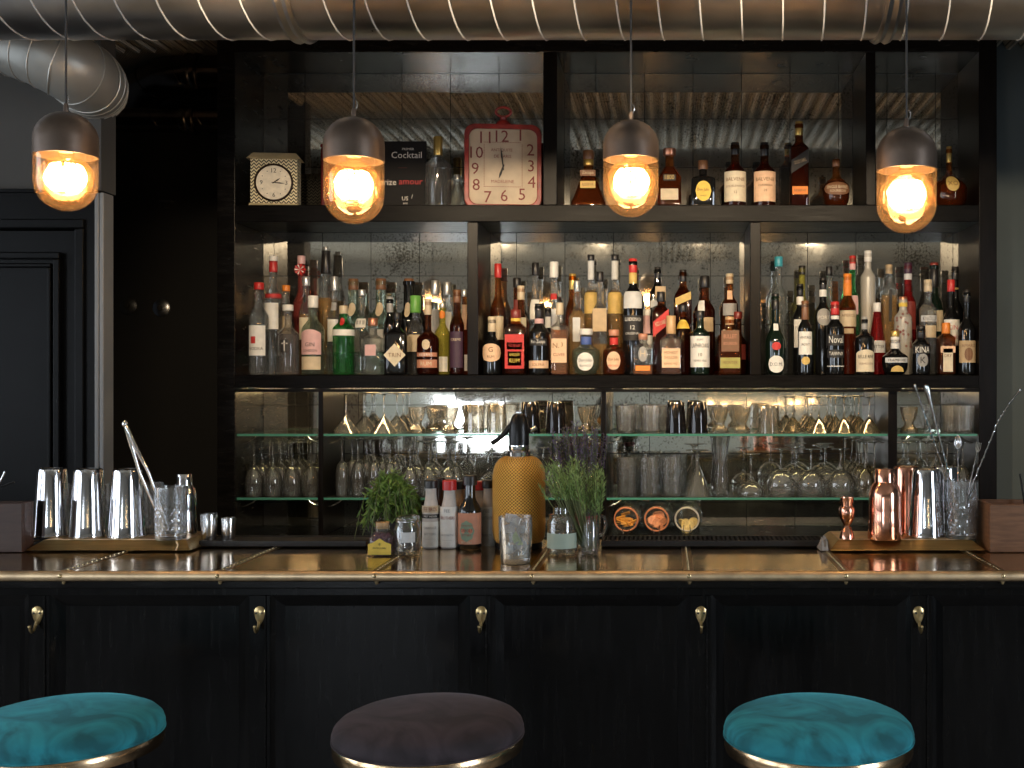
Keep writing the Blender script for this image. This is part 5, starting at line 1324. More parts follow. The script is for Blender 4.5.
# ------------------------------------------------------------------ centre of the counter
def cbottle(cx, Y, top, w, label, body, cap, lab, sh=(.52,.74,.42), capy=None, glass='brown'):
    s = F/Y; z0 = CT + .0012; base = VY + (EYE - z0)*s; h = (base - top)/s; r = w/2/s; rn = sh[2]*r
    t = thing('bitters_bottle', label, 'bottle', (wx(cx, Y), Y, z0), random.uniform(-.15,.15), group='bitters bottles')
    zs, zn = sh[0]*h, sh[1]*h
    pr = [(0,.003),(r*.9,0),(r,.006),(r,zs)] + [(rn + (r-rn)*(.5+.5*math.cos(PI*i/8)), zs + (zn-zs)*i/8) for i in range(1,9)] + [(rn,h-.010),(0,h-.010)]
    G().lathe(pr, 26).build('glass_body', body, t)
    ch = (capy - top)/s
    G().lathe([(rn*1.2,h-ch),(rn*1.28,h-ch+.001),(rn*1.28,h-.002),(rn*1.15,h),(0,h)], 26).build('cap', paint(cap,'cap'), t)
    fmx = lambda R: (lambda u, z: (R*math.sin(u/R), -R*math.cos(u/R), z))
    for (y0, y1, c, texts) in lab:
        za, zb = (base - y1)/s, (base - y0)/s; R = r + .0008; g = G(); vs = []
        for k in range(25):
            a = -1.45 + 2.9*k/24; vs += [(R*math.sin(a), -R*math.cos(a), za), (R*math.sin(a), -R*math.cos(a), zb)]
        g.add(vs, [(2*k, 2*k+2, 2*k+3, 2*k+1) for k in range(24)])
        po = g.build('label', paint(c), t)
        for txt, py, hp, tc in texts:
            g2 = G(); add_text(g2, txt, hp/s, fmx(R + .0008), 0, (base - py)/s, maxw=1.7*r); g2.build('lettering', paint(tc,'ink'), po, smooth=0)
    return t
WB = P('paper_wrapped_bottle', (.58,.52,.46), .6, noise=.12, nscale=60)
cbottle(431, 2.945, 480, 17, 'white-wrapped bitters bottle with black cap and a dark printed band', WB, 'black', [(505,512,'beige',[('FEE BROS',508.5,4,'dkred')]),(513.5,517.5,'black',[('WEST INDIAN',515.5,2,'white')]),(521,546,'white',[('ORANGE',527,2.4,'grey'),('BITTERS',533,2.4,'grey'),('______',538,1,'grey')])], (.46,.82,.62), 488)
cbottle(449.5, 2.945, 480, 18.5, 'white-wrapped bitters bottle with bright red cap', WB, 'red', [(506,546,'white',[('FEE',510,3,'grey'),('BROTHERS',517,3,'dkred'),('AROMATIC',534,2,'grey'),('______',539,1,'grey')])], (.46,.82,.60), 490)
cbottle(470, 2.94, 475.5, 23.5, 'dark bitters bottle with ornate red and green label and black cap', GL['black'], 'black', [(512,543,'copper',[('BITTERS',541,2.2,'cream')])], (.50,.72,.46), 485)
cbottle(488.5, 3.0, 480, 17, 'white-wrapped bitters bottle with black cap half behind the siphon', WB, 'black', [(506,546,'white',[('FEE',510,3,'grey'),('BROTHERS',517,3,'grey'),('PEACH',534,2.4,'grey')])], (.46,.82,.58), 488)
# green roundel on the dark bottle
for o in bpy.data.objects:
    if o.get('label','').startswith('dark bitters bottle'): dk = o
R_ = 23.5/2/(F/2.94) + .0018; g = G(); vs = [(0, -R_, .046)]; 
for k in range(28):
    a = 2*PI*k/28; u = .0195*math.cos(a)*(1 + .06*math.cos(8*a)); vs.append((R_*math.sin(u/R_), -R_*math.cos(u/R_), .046 + .026*math.sin(a)*(1 + .06*math.cos(8*a))))
g.add(vs, [(0, 1+k, 1+(k+1) % 28) for k in range(28)])
ro = g.build('label_roundel', P('sage_green_print', (.22,.30,.20), .6), dk)
g = G(); R2 = R_ + .0008
for txt, z, hh in (('THE BITTER TRUTH', .060, .0042), ('CREOLE', .048, .0085), ('BITTERS', .036, .005)): add_text(g, txt, hh, lambda u, z: (R2*math.sin(u/R2), -R2*math.cos(u/R2), z), 0, z, maxw=.032)
g.build('lettering', P('ink_dkred2', (.30,.04,.03), .6), ro, smooth=0)
M_brownb = P('brown_glass_solid', (.05,.018,.008), .08, coat=.4)
cbottle(440, 3.02, 478, 15, 'dark brown bottle in the second row between white bitters bottles', M_brownb, 'black', [(520,540,'beige',[])], (.50,.74,.55), 487)
cbottle(459, 3.02, 481, 16, 'tan-labelled bottle with black cap just behind the red-capped bitters', P('tan_wrapped', (.42,.30,.20), .6), 'black', [(505,540,'tan',[])], (.46,.80,.66), 489)
cbottle(479.5, 3.02, 481, 16, 'red-capped bottle behind the dark bitters bottle', WB, 'red', [(505,540,'beige',[])], (.46,.80,.62), 490)

# soda siphon in gold wire mesh
def siphon_mat():
    m, nt, out = newmat('gold_wire_mesh')
    b = node(nt, 'BsdfPrincipled'); b.inputs['Roughness'].default_value = .35; b.inputs['Metallic'].default_value = .35
    tc = node(nt, 'TexCoord'); sp_ = node(nt, 'SeparateXYZ'); nt.links.new(tc.outputs['Object'], sp_.inputs[0])
    def M(op, a, bb=None):
        n = node(nt, 'Math', operation=op)
        for i, v in enumerate((a, bb)):
            if v is None: continue
            if isinstance(v, (int, float)): n.inputs[i].default_value = v
            else: nt.links.new(v, n.inputs[i])
        return n.outputs[0]
    th = M('MULTIPLY', M('ARCTAN2', sp_.outputs['X'], M('MULTIPLY', sp_.outputs['Y'], -1.0)), 46.0)
    zz = M('MULTIPLY', sp_.outputs['Z'], 760.0)
    a = M('ABSOLUTE', M('SINE', M('MULTIPLY', M('ADD', th, zz), .5))); c = M('ABSOLUTE', M('SINE', M('MULTIPLY', M('SUBTRACT', th, zz), .5)))
    v = M('MULTIPLY', a, c)
    r = node(nt, 'ValToRGB'); e = r.color_ramp.elements
    e[0].position = .30; e[0].color = (1.0,.58,.12,1); e[1].position = .62; e[1].color = (.30,.13,.02,1)
    nt.links.new(v, r.inputs[0]); nt.links.new(r.outputs[0], b.inputs['Base Color'])
    bp = node(nt, 'Bump'); bp.inputs['Strength'].default_value = .8; bp.inputs['Distance'].default_value = .003; bp.invert = True
    nt.links.new(v, bp.inputs['Height']); nt.links.new(bp.outputs[0], b.inputs['Normal'])
    nt.links.new(b.outputs[0], out.inputs[0])
    return m
Y = 2.95; s_ = F/Y; z0 = CT + .0012; base = VY + (EYE - z0)*s_; zp = lambda py: (base - py)/s_
t = thing('soda_siphon', 'gold wire-mesh soda siphon with black head in the middle of the counter', 'soda siphon', (wx(519, Y), Y, z0))
R = 26.3/s_
G().lathe([(R*.80,0),(R*.90,.001),(R*.90,.012),(R*.84,.018),(0,.018)], 40).build('base_ring', M_blackplastic, t)
body = [(R*.86,.014),(R*.95,.024),(R,.045)] + [(R*(1 - .03*math.sin(PI*k/5)*0), .045 + (zp(478) - .045)*k/5) for k in range(1,6)]
for k in range(1, 9):
    u = k/8; body.append((R*(.36 + .64*math.cos(u*PI/2)**.75) if u < 1 else R*.36, zp(478) + (zp(456) - zp(478))*math.sin(u*PI/2)))
G().lathe(body, 56).build('mesh_body', siphon_mat(), t, smooth=60)
rn = 10.5/s_
G().lathe([(rn*.9,zp(457)),(rn*1.08,zp(456)),(rn*1.1,zp(452)),(rn*.92,zp(450.5)),(rn*1.0,zp(449)),(rn*.98,zp(445)),(0,zp(445))], 32).build('chrome_collar', M_steel, t)
hd = [(rn*.96,zp(446)),(rn*.98,zp(436)),(rn*.92,zp(425)),(rn*.72,zp(417)),(rn*.50,zp(414)),(0,zp(413.5))]
G().lathe(hd, 28, sy=.9).build('head', M_blackplastic, t)
G().lathe([(rn*.30,zp(415)),(rn*.34,zp(414)),(rn*.34,zp(412)),(rn*.2,zp(411)),(0,zp(411))], 16).build('pressure_pin', M_steel, t)
pl = lambda px, py, dy=0: ((px - 519)/s_, dy, zp(py))
G().tube([pl(514,423), pl(509,428), pl(503,435), pl(497,440), pl(491.5,443.5)], [.010,.0085,.0065,.0062,.0066], 12).build('lever', M_blackplastic, t)
G().tube([pl(523,428), pl(527,430), pl(531,430.5)], [.010,.0085,.0075], 12).build('spout', M_blackplastic, t)
G().tube([pl(530.5,430.8), pl(533,429.5), pl(536.5,427)], [.0066,.0064,.0060], 12).build('spout_tip', M_steel, t)

# the mixed drink
Y = 2.70; s_ = F/Y; z0 = CT + .001
t = thing('rocks_drink', 'clear iced drink with lime wedge in a ribbed rocks glass before siphon', 'drink', (wx(515.5, Y), Y, z0))
R, h = 17/s_, 46.5/s_
G().lathe([(0,0),(R*.84,0),(R*.88,.004),(R*.97,h*.5),(R,h),(R*.95,h),(R*.92,h*.5),(R*.83,.012),(0,.011)], 60, lambda a, k, z: 1 - (.03*(.5+.5*math.cos(a*20)) if .003 < z < h*.55 and k < 4 else 0)).build('glass', thin('drink_glass', (.98,.985,.98), refl=2.8, haze=.10, hcol=(.95,.95,.93), edge=.85), t)
G().lathe([(0,.0122),(R*.82,.0125),(R*.89,h*.5),(R*.905,h*.62),(0,h*.62)], 40).build('tonic', thin('tonic', (.97,.97,.95), haze=.02, edge=.25), t)
M_ice = thin('ice', (.96,.97,.98), refl=2.6, haze=.34, hcol=(.9,.9,.9), edge=.6)
rr = random.Random(3)
for k, (x, y, z) in enumerate(((-.014,-.006,.030),(.013,-.008,.046),(-.004,.012,.058),(-.014,-.004,.078),(.012,.006,.082),(.002,-.012,.098),(-.013,.006,.104))):
    M = Matrix.Translation((x, y, z)) @ Matrix.Rotation(rr.uniform(-.6,.6), 4, 'X') @ Matrix.Rotation(rr.uniform(-.8,.8), 4, 'Z') @ Matrix.Rotation(rr.uniform(-.6,.6), 4, 'Y')
    q = .0105
    G().box(-q, q, -q, q, -q, q, M=M).build('ice_cube', M_ice, t, smooth=0, bevel=.002)
g = G(); n = 14
vs = [(0,0,0)] + [(.017*math.cos(PI*k/n), 0, .017*math.sin(PI*k/n)) for k in range(n+1)]; m_ = len(vs)
vs = vs + [(x, .007, z) for x, y, z in vs]
fs = [(0,k,k+1) for k in range(1,m_-1)] + [(m_, m_+k+1, m_+k) for k in range(1,m_-1)] + [(k,k+m_,k+1+m_,k+1) for k in range(1,m_-1)] + [(0,m_,m_+1,1),(m_-1,2*m_-1,m_,0)]
g.add(vs, fs, Matrix.Translation((.012,-.020,.060)) @ Matrix.Rotation(-2.1, 4, 'Y'))
g.build('lime_wedge', P('lime_flesh', (.45,.55,.16), .4, noise=.2, nscale=120), t)

# spice and herb jars
Y = 2.83; s_ = F/Y; z0 = CT + .0012; base = VY + (EYE - z0)*s_
def sqjar(px, w, top, label, name, parts):
    t = thing(name, label, 'jar', (wx(px, Y), Y, z0)); parts(t, w/2/s_, (base - top)/s_); return t
def p1(t, r, h):
    sh = superell(5)
    G().lathe([(0,.002),(r*.9,0),(r*.97,.004),(r*.97,h*.55),(r*.85,h*.66),(r*.60,h*.72),(r*.60,h*.90),(0,h*.90)], 32, lambda a,k,z: sh(a,k,z) if z < h*.6 else 1).build('glass_body', GL['clear'], t)
    G().lathe([(r*.52,h*.80),(r*.56,h),(0,h)], 20).build('cork', paint('cork','cap'), t)
    g = G(); rr = random.Random(8)
    for k in range(260):
        a = rr.uniform(0,2*PI); q = r*.90*math.sqrt(rr.random()); z = rr.uniform(.006, h*.62); q *= 1 if z < h*.5 else .7
        d = rr.uniform(.0022,.004)
        g.box(-d,d,-d*.5,d*.5,-d,d, M=Matrix.Translation((q*math.cos(a), q*math.sin(a), z)) @ Matrix.Rotation(rr.uniform(0,3), 4, 'X') @ Matrix.Rotation(rr.uniform(0,3), 4, 'Z'))
    g.build('dried_petals', P('dried_petals', (.24,.10,.14), .7, noise=.8, nscale=160), t)['kind'] = 'stuff'
    g = G(); W = r*.95; pts = [(-W,.003),(W,.003),(W,h*.36),(W*.55,h*.42),(0,h*.54),(-W*.55,h*.42),(-W,h*.36)]
    g.prism(pts, -r*.985-.0012, -r*.985-.0004); lo = g.build('label', paint('yellow'), t, smooth=0)
    g = G(); add_text(g, 'POTPOURRI', .0042, lambda u,z: (u, -r*.985-.0018, z), 0, h*.24, maxw=r*1.5); add_text(g, '*', .007, lambda u,z: (u, -r*.985-.0018, z), 0, h*.36); g.build('lettering', M_ink, lo, smooth=0)
sqjar(382.5, 24, 522, 'small square jar of dried petals with cork and peaked yellow label', 'spice_jar', p1)
def p2(t, r, h):
    G().lathe([(0,.002),(r*.92,0),(r,.006),(r,h*.66),(r*.86,h*.76),(r*.80,h*.80),(r*.84,h*.84),(r*.84,h*.86),(r*.74,h*.86),(r*.74,h*.80),(r*.92,h*.66),(r*.92,.01),(0,.008)], 34).build('glass_body', M_jar, t)
    G().lathe([(r*.72,h*.862),(r*.90,h*.868),(r*.92,h*.94),(r*.6,h*.99),(0,h)], 34).build('lid', M_jar, t)
    G().tube([(r*.87*math.cos(2*PI*k/28), r*.87*math.sin(2*PI*k/28), h*.83) for k in range(28)], .0016, 6, closed=True).build('wire_collar', M_steelb, t)
    G().tube([(r*.9,0,h*.83),(r*1.02,-.004,h*.80),(r*1.02,-.006,h*.66),(r*.96,-.010,h*.62)], .0016, 6).build('wire_clasp', M_steel, t)
    g = G(); R = r + .001; vs = []
    for k in range(13): a = -.25 + 1.05*k/12; vs += [(R*math.sin(a), -R*math.cos(a), h*.33), (R*math.sin(a), -R*math.cos(a), h*.58)]
    g.add(vs, [(2*k,2*k+2,2*k+3,2*k+1) for k in range(12)]); g.build('label', paint('silver'), t)
    g = G(); rr = random.Random(2)
    for k in range(40):
        a = rr.uniform(0,2*PI); q = r*.8*math.sqrt(rr.random()); g.ball((q*math.cos(a), q*math.sin(a), .013 + rr.uniform(0,h*.22)), rr.uniform(.003,.005), 7, 5)
    g.build('spice_berries', P('dark_berries', (.06,.045,.05), .5, noise=.5, nscale=90), t)['kind'] = 'stuff'
sqjar(407.5, 26, 514, 'clear clip-top spice jar with grey label right of the petal jar', 'spice_jar', p2)
def p3(t, r, h):
    G().lathe([(0,.002),(r*.94,0),(r,.005),(r,h*.70),(r*.88,h*.78),(r*.84,h*.82),(r*.78,h*.82),(r*.92,h*.70),(r*.92,.008),(0,.006)], 34).build('glass_body', M_jar, t)
    G().lathe([(0,h*.80),(r*.70,h*.80),(r*.90,h*.825),(r*.92,h*.85),(r*.62,h*.87),(r*.60,h),(r*.2,h*1.0),(0,h)], 34).build('lid', M_jar, t)
    g = G(); R = r + .001; vs = []
    for k in range(25): a = -1.4 + 2.8*k/24; vs += [(R*math.sin(a), -R*math.cos(a), h*.15), (R*math.sin(a), -R*math.cos(a), h*.47)]
    g.add(vs, [(2*k,2*k+2,2*k+3,2*k+1) for k in range(24)]); g.build('label', P('pale_sage_paper', (.47,.56,.45), .6), t)
    g = G(); rr = random.Random(12)
    for k in range(420):
        a = rr.uniform(0,2*PI); q = r*.90*rr.random()**.35; z = rr.uniform(.006, h*.64); d = rr.uniform(.0016,.003)
        g.box(-d*1.6,d*1.6,-d*.5,d*.5,-d*.5,d*.5, M=Matrix.Translation((q*math.cos(a), q*math.sin(a), z)) @ Matrix.Rotation(rr.uniform(0,3), 4, 'X') @ Matrix.Rotation(rr.uniform(0,3), 4, 'Y'))
    g.build('dried_herbs', P('dried_herbs', (.26,.19,.08), .8, noise=.7, nscale=150), t)['kind'] = 'stuff'
sqjar(562, 29, 507, 'glass jar of dried herbs with pale green label right of siphon', 'herb_jar', p3)

# fresh herbs
def leaf(g, p, d, L, w, rr):
    d = d.normalized(); s = d.cross(Vector((rr.uniform(-1,1), rr.uniform(-1,1), rr.uniform(-1,1)))).normalized()*w; n = d.cross(s).normalized()*w*.5
    g.add([p, p + d*L*.45 + s + n, p + d*L, p + d*L*.45 - s + n, p + d*L*.45 - n*.3], [(0,1,4),(1,2,4),(2,3,4),(3,0,4)])
def leafmat(name, c, c2):
    m, nt, out = newmat(name)
    b = node(nt, 'BsdfPrincipled'); b.inputs['Roughness'].default_value = .5
    tc = node(nt, 'TexCoord'); nz = node(nt, 'TexNoise'); nz.inputs['Scale'].default_value = 60; nt.links.new(tc.outputs['Object'], nz.inputs['Vector'])
    r = node(nt, 'ValToRGB'); r.color_ramp.elements[0].position = .35; r.color_ramp.elements[1].position = .65; r.color_ramp.elements[0].color = c4(c); r.color_ramp.elements[1].color = c4(c2)
    nt.links.new(nz.outputs['Fac'], r.inputs[0]); nt.links.new(r.outputs[0], b.inputs['Base Color'])
    ts = node(nt, 'BsdfTranslucent'); nt.links.new(r.outputs[0], ts.inputs[0]); mx = node(nt, 'MixShader'); mx.inputs[0].default_value = .3
    nt.links.new(b.outputs[0], mx.inputs[1]); nt.links.new(ts.outputs[0], mx.inputs[2]); nt.links.new(mx.outputs[0], out.inputs[0])
    return m
M_leaf1 = leafmat('dark_herb_leaf', (.10,.18,.035), (.27,.42,.09)); M_leaf2 = leafmat('rosemary_leaf', (.22,.36,.10), (.52,.68,.27)); M_stem = P('herb_stem', (.12,.14,.05), .7)
M_lav = leafmat('lavender_flower', (.10,.07,.13), (.27,.20,.34))
# dark drooping herb
rr = random.Random(21); Y = 2.965; s_ = F/Y; z0 = CT + .0012; base = VY + (EYE - z0)*s_
t = thing('potted_herb', 'bushy dark green drooping herb left of the bitters bottles', 'herb', (wx(391, Y), Y, z0 + .003))
G().lathe([(0,0),(.030,0),(.033,.004),(.040,.062),(.037,.062),(.032,.008),(0,.008)], 28).build('pot', P('dark_stone_pot', (.03,.03,.032), .6), t)
G().lathe([(0,.052),(.036,.052),(0,.058)], 20).build('soil', P('soil', (.03,.02,.015), .9), t)
gs, gl_ = G(), G(); H = (base - 468)/s_
for k in range(90):
    a = rr.uniform(0, 2*PI); sp_r = rr.random()**.5; out_ = .098*sp_r; zt = H*(1 - .30*sp_r**2) * rr.uniform(.84,1.0)
    pts = []
    for i in range(9):
        u = i/8; droop = max(0, u - .62)*sp_r*.34
        pts.append(Vector((math.cos(a)*out_*u**.75, math.sin(a)*out_*u**.75*.55, .055 + (zt - .055)*math.sin(min(1, u*1.25)*PI/2) - droop)))
    gs.tube(pts, .0011, 5)
    for i in range(20):
        u = .22 + .78*i/19; q = u*8; ii = min(7, int(q)); p = pts[ii].lerp(pts[ii+1], q - ii); d = (pts[ii+1] - pts[ii]).normalized()
        if p.z < .062 or p.x > .074 or p.x < -.09: continue
        leaf(gl_, p, d*.5 + Vector((rr.uniform(-1,1), rr.uniform(-.7,.7), rr.uniform(-1.2,.25)))*.7, rr.uniform(.016,.030), rr.uniform(.0024,.0040), rr)
gs.build('stems', M_stem, t); gl_.build('foliage', M_leaf1, t, smooth=0)
# rosemary bunch in a small glass jar
Y = 2.83; s_ = F/Y; base = VY + (EYE - z0)*s_
t = thing('herb_bunch', 'bright green rosemary bunch in a small clear jar beside the herb jar', 'herb', (wx(590, Y), Y, z0))
r, h = 9.5/s_, 35/s_
G().lathe([(0,.003),(r*.92,0),(r,.006),(r,h*.80),(r*.90,h*.88),(r*.98,h*.92),(r*.98,h),(r*.88,h),(r*.86,h*.88),(r*.92,h*.80),(r*.92,.008),(0,.007)], 30).build('jar', M_jar, t)
gs, gl_ = G(), G()
for k in range(60):
    a = rr.uniform(0, 2*PI); b0 = rr.random()**.5; ox = math.cos(a)*b0; oy = math.sin(a)*b0
    zt = (base - 452)/s_ * rr.uniform(.74, 1.0) * (1 - .14*b0)
    pts = [Vector((ox*r*.6*(1-u) + (ox*.088 - .040)*u**.9 , oy*r*.6*(1-u) + (oy*.045 + .02)*u, .012 + (zt - .012)*u)) for u in [i/8 for i in range(9)]]
    gs.tube(pts, .0012, 5)
    for i in range(44):
        u = .50 + .50*i/43; q = u*8; ii = min(7, int(q)); p = pts[ii].lerp(pts[ii+1], q - ii); d = (pts[ii+1] - pts[ii]).normalized()
        if p.x < -.018 and p.z < .130: continue
        leaf(gl_, p, d*.8 + Vector((rr.uniform(-1,1), rr.uniform(-1,1), rr.uniform(-.4,.5)))*.8, rr.uniform(.012,.020), rr.uniform(.0010,.0016), rr)
gs.build('stems', M_stem, t); gl_.build('foliage', M_leaf2, t, smooth=0)
# lavender in a crystal mug behind
Y = 2.955; s_ = F/Y; base = VY + (EYE - z0)*s_
t = thing('lavender_bunch', 'dusky purple lavender bunch in a cut-glass mug behind the rosemary', 'herb', (wx(586, Y), Y, z0))
r, h = .030, .10
G().lathe([(0,.003),(r*.92,0),(r,.006),(r*1.05,h),(r*.98,h),(r*.92,.008),(0,.007)], 48, rib(16,.05)).build('mug', M_cutglass, t)
G().tube([(r*.98,0,.080),(r+.016,0,.078),(r+.022,0,.056),(r+.014,0,.034),(r*.96,0,.028)], .005, 8).build('handle', M_cutglass, t)
G().lathe([(r*.90,.060),(r*1.035,.060),(r*1.045,.082),(r*.90,.082)], 30).build('ribbon', P('crimson_ribbon', (.22,.02,.03), .5), t)
gs, gl_ = G(), G()
for k in range(52):
    a = rr.uniform(0, 2*PI); b0 = rr.random()**.5; ox = math.cos(a)*b0; oy = math.sin(a)*b0
    zt = (base - 419)/s_ * rr.uniform(.80, 1.0) * (1 - .08*b0)
    pts = [Vector((ox*r*.6*(1-u) + (ox*.078 - .020)*u, oy*r*.6*(1-u) + oy*.045*u, .012 + (zt - .012)*u)) for u in [i/8 for i in range(9)]]
    gs.tube(pts, .0009, 5)
    for i in range(30):
        u = .72 + .28*i/29; q = min(7.99, u*8); ii = min(7, int(q)); p = pts[ii].lerp(pts[ii+1], q - ii)
        leaf(gl_, p, Vector((rr.uniform(-1,1), rr.uniform(-1,1), rr.uniform(.1,1.2))), rr.uniform(.005,.009), rr.uniform(.0015,.0024), rr)
gs.build('stems', M_stem, t); gl_.build('flower_spikes', M_lav, t, smooth=0)

# ------------------------------------------------------------------ bar stools
def velvet(name, c):
    m, nt, out = newmat(name)
    b = node(nt, 'BsdfPrincipled'); b.inputs['Roughness'].default_value = .85; b.inputs['Sheen Weight'].default_value = .6; b.inputs['Sheen Roughness'].default_value = .35
    b.inputs['Sheen Tint'].default_value = c4([min(1, x*2.2 + .10) for x in c])
    tc = node(nt, 'TexCoord'); nz = node(nt, 'TexNoise'); nz.inputs['Scale'].default_value = 8; nz.inputs['Detail'].default_value = 3; nz.inputs['Distortion'].default_value = 1.6
    nt.links.new(tc.outputs['Object'], nz.inputs['Vector'])
    r = node(nt, 'ValToRGB'); r.color_ramp.elements[0].position = .38; r.color_ramp.elements[1].position = .62
    r.color_ramp.elements[0].color = c4([x*.50 for x in c]); r.color_ramp.elements[1].color = c4([x*1.35 for x in c])
    nt.links.new(nz.outputs['Fac'], r.inputs[0]); nt.links.new(r.outputs[0], b.inputs['Base Color'])
    bp = node(nt, 'Bump'); bp.inputs['Strength'].default_value = .15; bp.inputs['Distance'].default_value = .004; nt.links.new(nz.outputs['Fac'], bp.inputs['Height']); nt.links.new(bp.outputs[0], b.inputs['Normal'])
    nt.links.new(b.outputs[0], out.inputs[0])
    return m
M_teal = velvet('teal_velvet', (.018,.23,.28)); M_plum = velvet('dark_plum_velvet', (.036,.026,.031))
YS = 2.18
def stool(px, label, vm):
    t = thing('bar_stool', label, 'bar stool', (wx(px, YS), YS, 0), group='round velvet bar stools')
    R = .178
    pr = [(0,.852),(R*.97,.852),(R*1.0,.858),(R*1.005,.866),(R*.985,.877),(R*.93,.887),(R*.82,.896),(R*.62,.904),(R*.36,.909),(0,.911)]
    G().lathe(pr, 64).build('seat_cushion', vm, t, smooth=80)
    G().tube([(R*1.0*math.cos(2*PI*k/64), R*1.0*math.sin(2*PI*k/64), .856) for k in range(64)], .0022, 6, closed=True).build('piping', vm, t)
    G().lathe([(R*.90,.828),(R*.985,.828),(R*.995,.833),(R*.995,.846),(R*.98,.852),(R*.90,.852),(R*.90,.828)], 64).build('brass_rim', P('stool_brass', (.75,.52,.30), .22, 1.0), t)
    G().lathe([(0,.80),(.05,.80),(.06,.808),(.15,.829),(0,.829)], 32).build('underplate', M_black, t)
    for a in (45, 135, 225, 315):
        c, s = math.cos(math.radians(a)), math.sin(math.radians(a))
        G().tube([(.12*c,.12*s,.824),(.16*c,.16*s,.40),(.195*c,.195*s,.0)], [.011,.011,.009], 10).build('leg', M_black, t)
    G().tube([(.168*math.cos(2*PI*k/48), .168*math.sin(2*PI*k/48), .30) for k in range(48)], .008, 8, closed=True).build('foot_ring', P('stool_brass', (.75,.52,.30), .22, 1.0), t)
    return t
stool(63, 'teal velvet bar stool at the left, cut by the frame edge', M_teal)
stool(429, 'dark plum velvet bar stool in the middle', M_plum)
stool(818, 'teal velvet bar stool below the fourth brass hook', M_teal)

# ------------------------------------------------------------------ pendant lamps
M_lampglass = thin('amber_lamp_glass', (1.0,.92,.80), refl=1.0, haze=.03, hcol=(.95,.62,.32), edge=.55)
def bulbmat():
    m, nt, out = newmat('bulb_glow')
    e = node(nt, 'Emission'); e.inputs['Strength'].default_value = BULB
    e.inputs['Color'].default_value = (1.0,.64,.32,1)
    nt.links.new(e.outputs[0], out.inputs[0]); return m
BULB = 85.0
M_bulb = bulbmat()
M_bulbglass = thin('bulb_glass', (1.0,.93,.82), refl=1.0, haze=.04, hcol=(1,.6,.25), edge=.5)
lamp0 = None
for px, Y, ytop, yb, wpx, lab in ((66, 2.70, 112, 211, 60, 'pendant lamp with bronze cap, leftmost of four, before the grey wall'),
                             (354, 2.70, 117, 224, 60, 'second pendant lamp from left, hanging before the black award card'),
                             (631, 2.85, 120, 217, 56, 'third pendant lamp from left, hanging before the amber bottles'),
                             (906.5, 2.70, 127, 233, 60, 'rightmost pendant lamp, hanging before the cut-glass cognac bottle')):
    R = wpx/2*Y/F
    zt, zb = wz(ytop, Y), wz(yb, Y); H = zt - zb; zsplit = zb + H*(.565 if px < 100 else .60)
    t = thing('pendant_lamp', lab, 'pendant lamp', (wx(px, Y), Y, zb), group='capsule pendant lamps')
    hs = zsplit - zb
    cap = [(R*.97,hs-.004),(R*1.0,hs-.003),(R*1.0,H-R*.95)]
    for k in range(1, 10):
        a = PI/2*k/9; cap.append((R*math.cos(a) if k < 9 else .006, H - R*.95 + R*.95*math.sin(a)))
    cap += [(.006,H+.012),(.004,H+.020),(0,H+.020)]
    G().lathe(cap, 48).build('cap', M_bronze, t, smooth=50)
    G().lathe([(R*.96,hs-.004),(R*.90,hs-.003),(R*.90,H-R*.95),(R*.5,H-R*.35),(0,H-R*.25)], 40).build('cap_lining', P('lamp_lining', (.16,.11,.07), .4, .5), t)
    gl = [(R*.985,hs-.0045),(R*.985,R*.95)]
    for k in range(1, 12):
        a = PI/2*k/11; gl.append((R*.985*math.cos(a) if k < 11 else 0, R*.95 - R*.95*math.sin(a)))
    G().lathe(gl, 48).build('glass_shade', M_lampglass, t, smooth=60)
    # large globe bulb with crackled filament cage
    zc = hs*.62
    bg = G().lathe([(.016,hs+.012),(.018,hs-.004),(R*.60,hs-.014),(R*.84,zc+.016),(R*.86,zc-.004),(R*.76,zc-.034),(R*.44,zc-.056),(0,zc-.062)], 32).build('bulb', M_bulbglass, t)
    g = G(); n = 22; rr = random.Random(int(px))
    for k in range(n):
        a = 2*PI*k/n; ra = R*.60
        pts = [Vector((ra*(.7+.3*math.sin(PI*u))*math.cos(a) + rr.gauss(0,.0012), ra*(.7+.3*math.sin(PI*u))*math.sin(a) + rr.gauss(0,.0012), zc - .030 + .056*u)) for u in [i/5 for i in range(6)]]
        g.tube(pts, .0030, 5)
    g.build('filament', M_bulb, bg, smooth=60)
    G().lathe([(0,hs+.055),(.019,hs+.055),(.019,hs+.010),(.015,hs+.006),(0,hs+.006)], 20).build('lamp_holder', M_brass, t)
    G().tube([(0,0,H+.018),(0,0,CEIL - .003 - zb)], .0026, 8).build('cord', M_cord, t)
    G().lathe([(0,CEIL-.001-zb),(.035,CEIL-.001-zb),(.035,CEIL-.012-zb),(.02,CEIL-.022-zb),(0,CEIL-.022-zb)], 24).build('ceiling_rose', M_bronze, t)
    G().tube([(.002,0,H+.014),(.008,-.004,H+.022),(.009,-.004,H+.032),(.004,0,H+.040)], .0014, 6).build('cord_grip', M_steelb, t)

